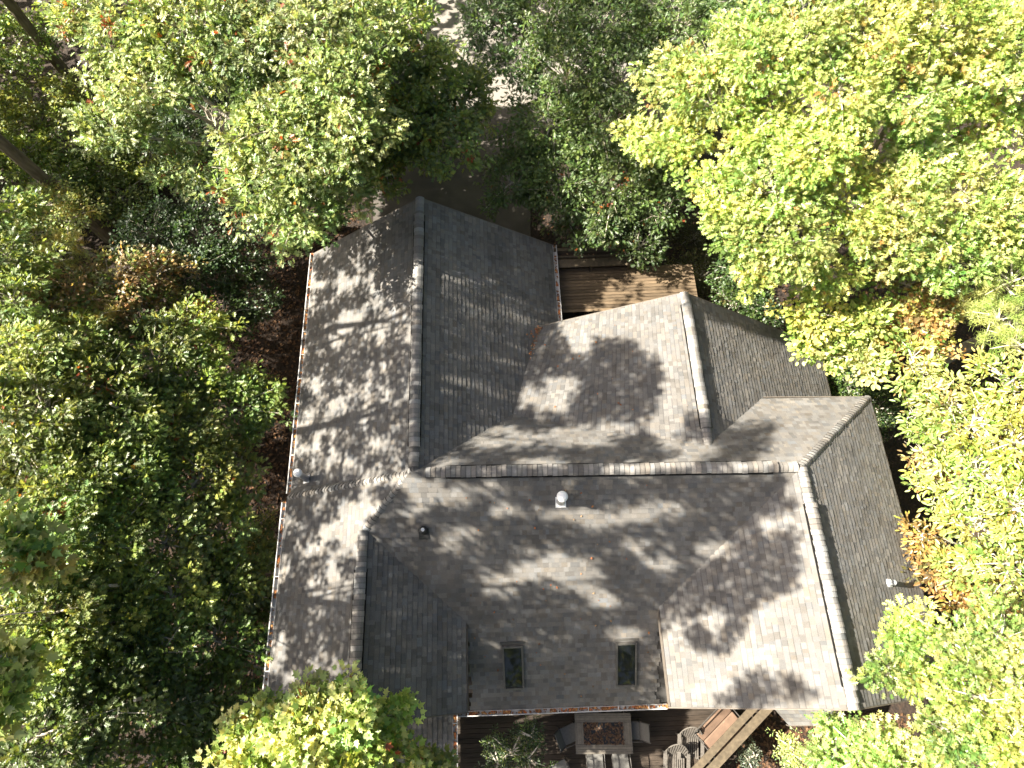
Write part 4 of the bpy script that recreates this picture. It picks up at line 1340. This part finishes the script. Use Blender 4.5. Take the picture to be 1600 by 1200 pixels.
SHADE_BOUGH = []  # added leaf clumps, set along sun rays to shade the driveway
for gx in np.arange(-5.6, 1.6, .2):
    for gy in np.arange(16.0, 25.0, .2):
        if gy > 22.5 and vnoise(gx * 30, gy * 30, 26, 9) > .5: continue
        p = np.array([gx + rs_.uniform(-.1, .1), gy + rs_.uniform(-.1, .1), 0.0])
        for lo in (4.4, 6.4):
            for L_ in np.arange(rs_.uniform(lo, lo + 1.5), 11.5, .4):
                q = p + SUN * (L_ / math.cos(SUN_EL))
                x, y, _ = project(q)
                if x < 600 - (gy < 17) * 40:
                    SHADE_BOUGH.append(q)
                    break
SHADE_BOUGH = np.array(SHADE_BOUGH)
bb = at(455, 250, 0)
T = empty('oak_tree', tuple(bb), 0, 'added oak boughs hidden beneath the pale oak, shaped to shade the driveway', 'tree')
r = np.random.default_rng(321)
wd = MB()
wd.tube([np.array(p) for p in ((0, 0, -.1), (.1, 0, 2), (0, .1, 4), (-.1, 0, 6))], [.12, .1, .07, .03], 7)
for q in SHADE_BOUGH[r.permutation(len(SHADE_BOUGH))[:40]]: wd.tube([np.array([0, 0, q[2] * .6]), (q - bb) * .5 + np.array([0, 0, q[2] * .35]), q - bb], [.04, .025, .008], 5)
wd.build('trunk', M_BARK, T)
pos, ax, nr, size, col = clumps_to_leaves(SHADE_BOUGH, unit(SHADE_BOUGH - (bb + np.array([0, 0, 3.0]))), 14, .22, .25, G_DARK, r)
leaves_mesh('crown', pos, ax, nr, size, col, 'oak', M_LEAF, T, bb)

TALL = [('tall oak whose long dark trunk leans across the top left corner', at(135, 152, 0), .24, 1), ('tall oak with a brown leaning trunk entering from the left edge', at(172, 372, 0), .25, 2),
        ('tall oak standing behind the small yellowing pine, its crown out of the photo', np.array([-17.6, 10.6, 0]), .17, 3), ('tall oak hidden behind the flecked oak, its crown out of the photo', np.array([-17.4, 7.3, 0]), .17, 4),
        ('tall oak hidden behind the deep green oak, its crown out of the photo', np.array([-17.8, 2.0, 0]), .2, 5), ('tall oak hidden behind the dark bluish oak, its crown out of the photo', np.array([-17.2, -3.2, 0]), .2, 6)]
own = np.argmin(np.abs(clump[:, 1][:, None] + (clump[:, 0][:, None] + 14) * 0 - np.array([t[1][1] for t in TALL])[None, :]), axis=1)
for ti, (lab, b, tr, sdx) in enumerate(TALL):
    C = clump[own == ti]
    r = np.random.default_rng(500 + sdx)
    T = empty('oak_tree', tuple(b), 0, lab, 'tree')
    wd = MB()
    hgt = 22.0
    pts = [np.array([r.normal(0, .08) * k, r.normal(0, .08) * k * .6, hgt * k / 6 - .1]) for k in range(7)]
    wd.tube(pts, [tr * 1.3, tr, tr * .93, tr * .85, tr * .75, tr * .55, tr * .2], 10)
    if len(C):
        order = r.permutation(len(C))[: max(3, len(C) // 160)]
        for q in C[order]:
            st = pts[3] + (pts[5] - pts[3]) * r.uniform(0, 1)
            e = q - b
            m_ = (st + e) / 2 + np.array([0, 0, r.uniform(0, .8)])
            if any(-30 < project(w + b)[0] < 1630 and -30 < project(w + b)[1] < 1230 for w in (st, (st + m_) / 2, m_, (m_ + e) / 2)): continue
            wd.tube([st, m_, e], [.05, .03, .01], 5)
        out = unit(C - (b + np.array([0, 0, 13.0])))
        pos, ax, nr, size, col = clumps_to_leaves(C, out, 15, .17, .22, G_DARK, r)
        leaves_mesh('crown', pos, ax, nr, size, col, 'diamond', M_LEAF, T, b)
    wd.build('trunk', M_BARKD, T)

# the wood all round the clearing, beyond the trees one can tell apart
r = np.random.default_rng(900)
n = 12000
th = r.uniform(0, 2 * math.pi, n)
rad = r.uniform(27, 46, n)
hz = r.uniform(0, 1, n) ** .8 * 25
west = np.cos(th) < -.35
hz = np.where(west, hz * .42, hz)
C = np.stack([rad * np.cos(th), 4 + rad * np.sin(th), hz + .5], 1)
bump = np.sin(th * 17) * 2 + np.sin(th * 29 + 1) * 1.5
C[:, 2] = (C[:, 2] + bump * (hz / 19)).clip(.3)
vis = np.array([(lambda q: q[2] > 0 and -60 < q[0] < 1660 and -60 < q[1] < 1260)(project(c)) for c in C])
C = C[~vis]
O = unit(np.stack([-C[:, 0], -C[:, 1], np.full(len(C), 6.0)], 1))
pos, ax, nr, size, col = clumps_to_leaves(C, O, 7, .8, .85, G_MID, r, upn=.3)
w_ = leaves_mesh('surrounding_woods', pos, ax, nr, size, col, 'diamond', M_LEAF, None, (0, 0, 0))
tag(w_, kind='stuff')
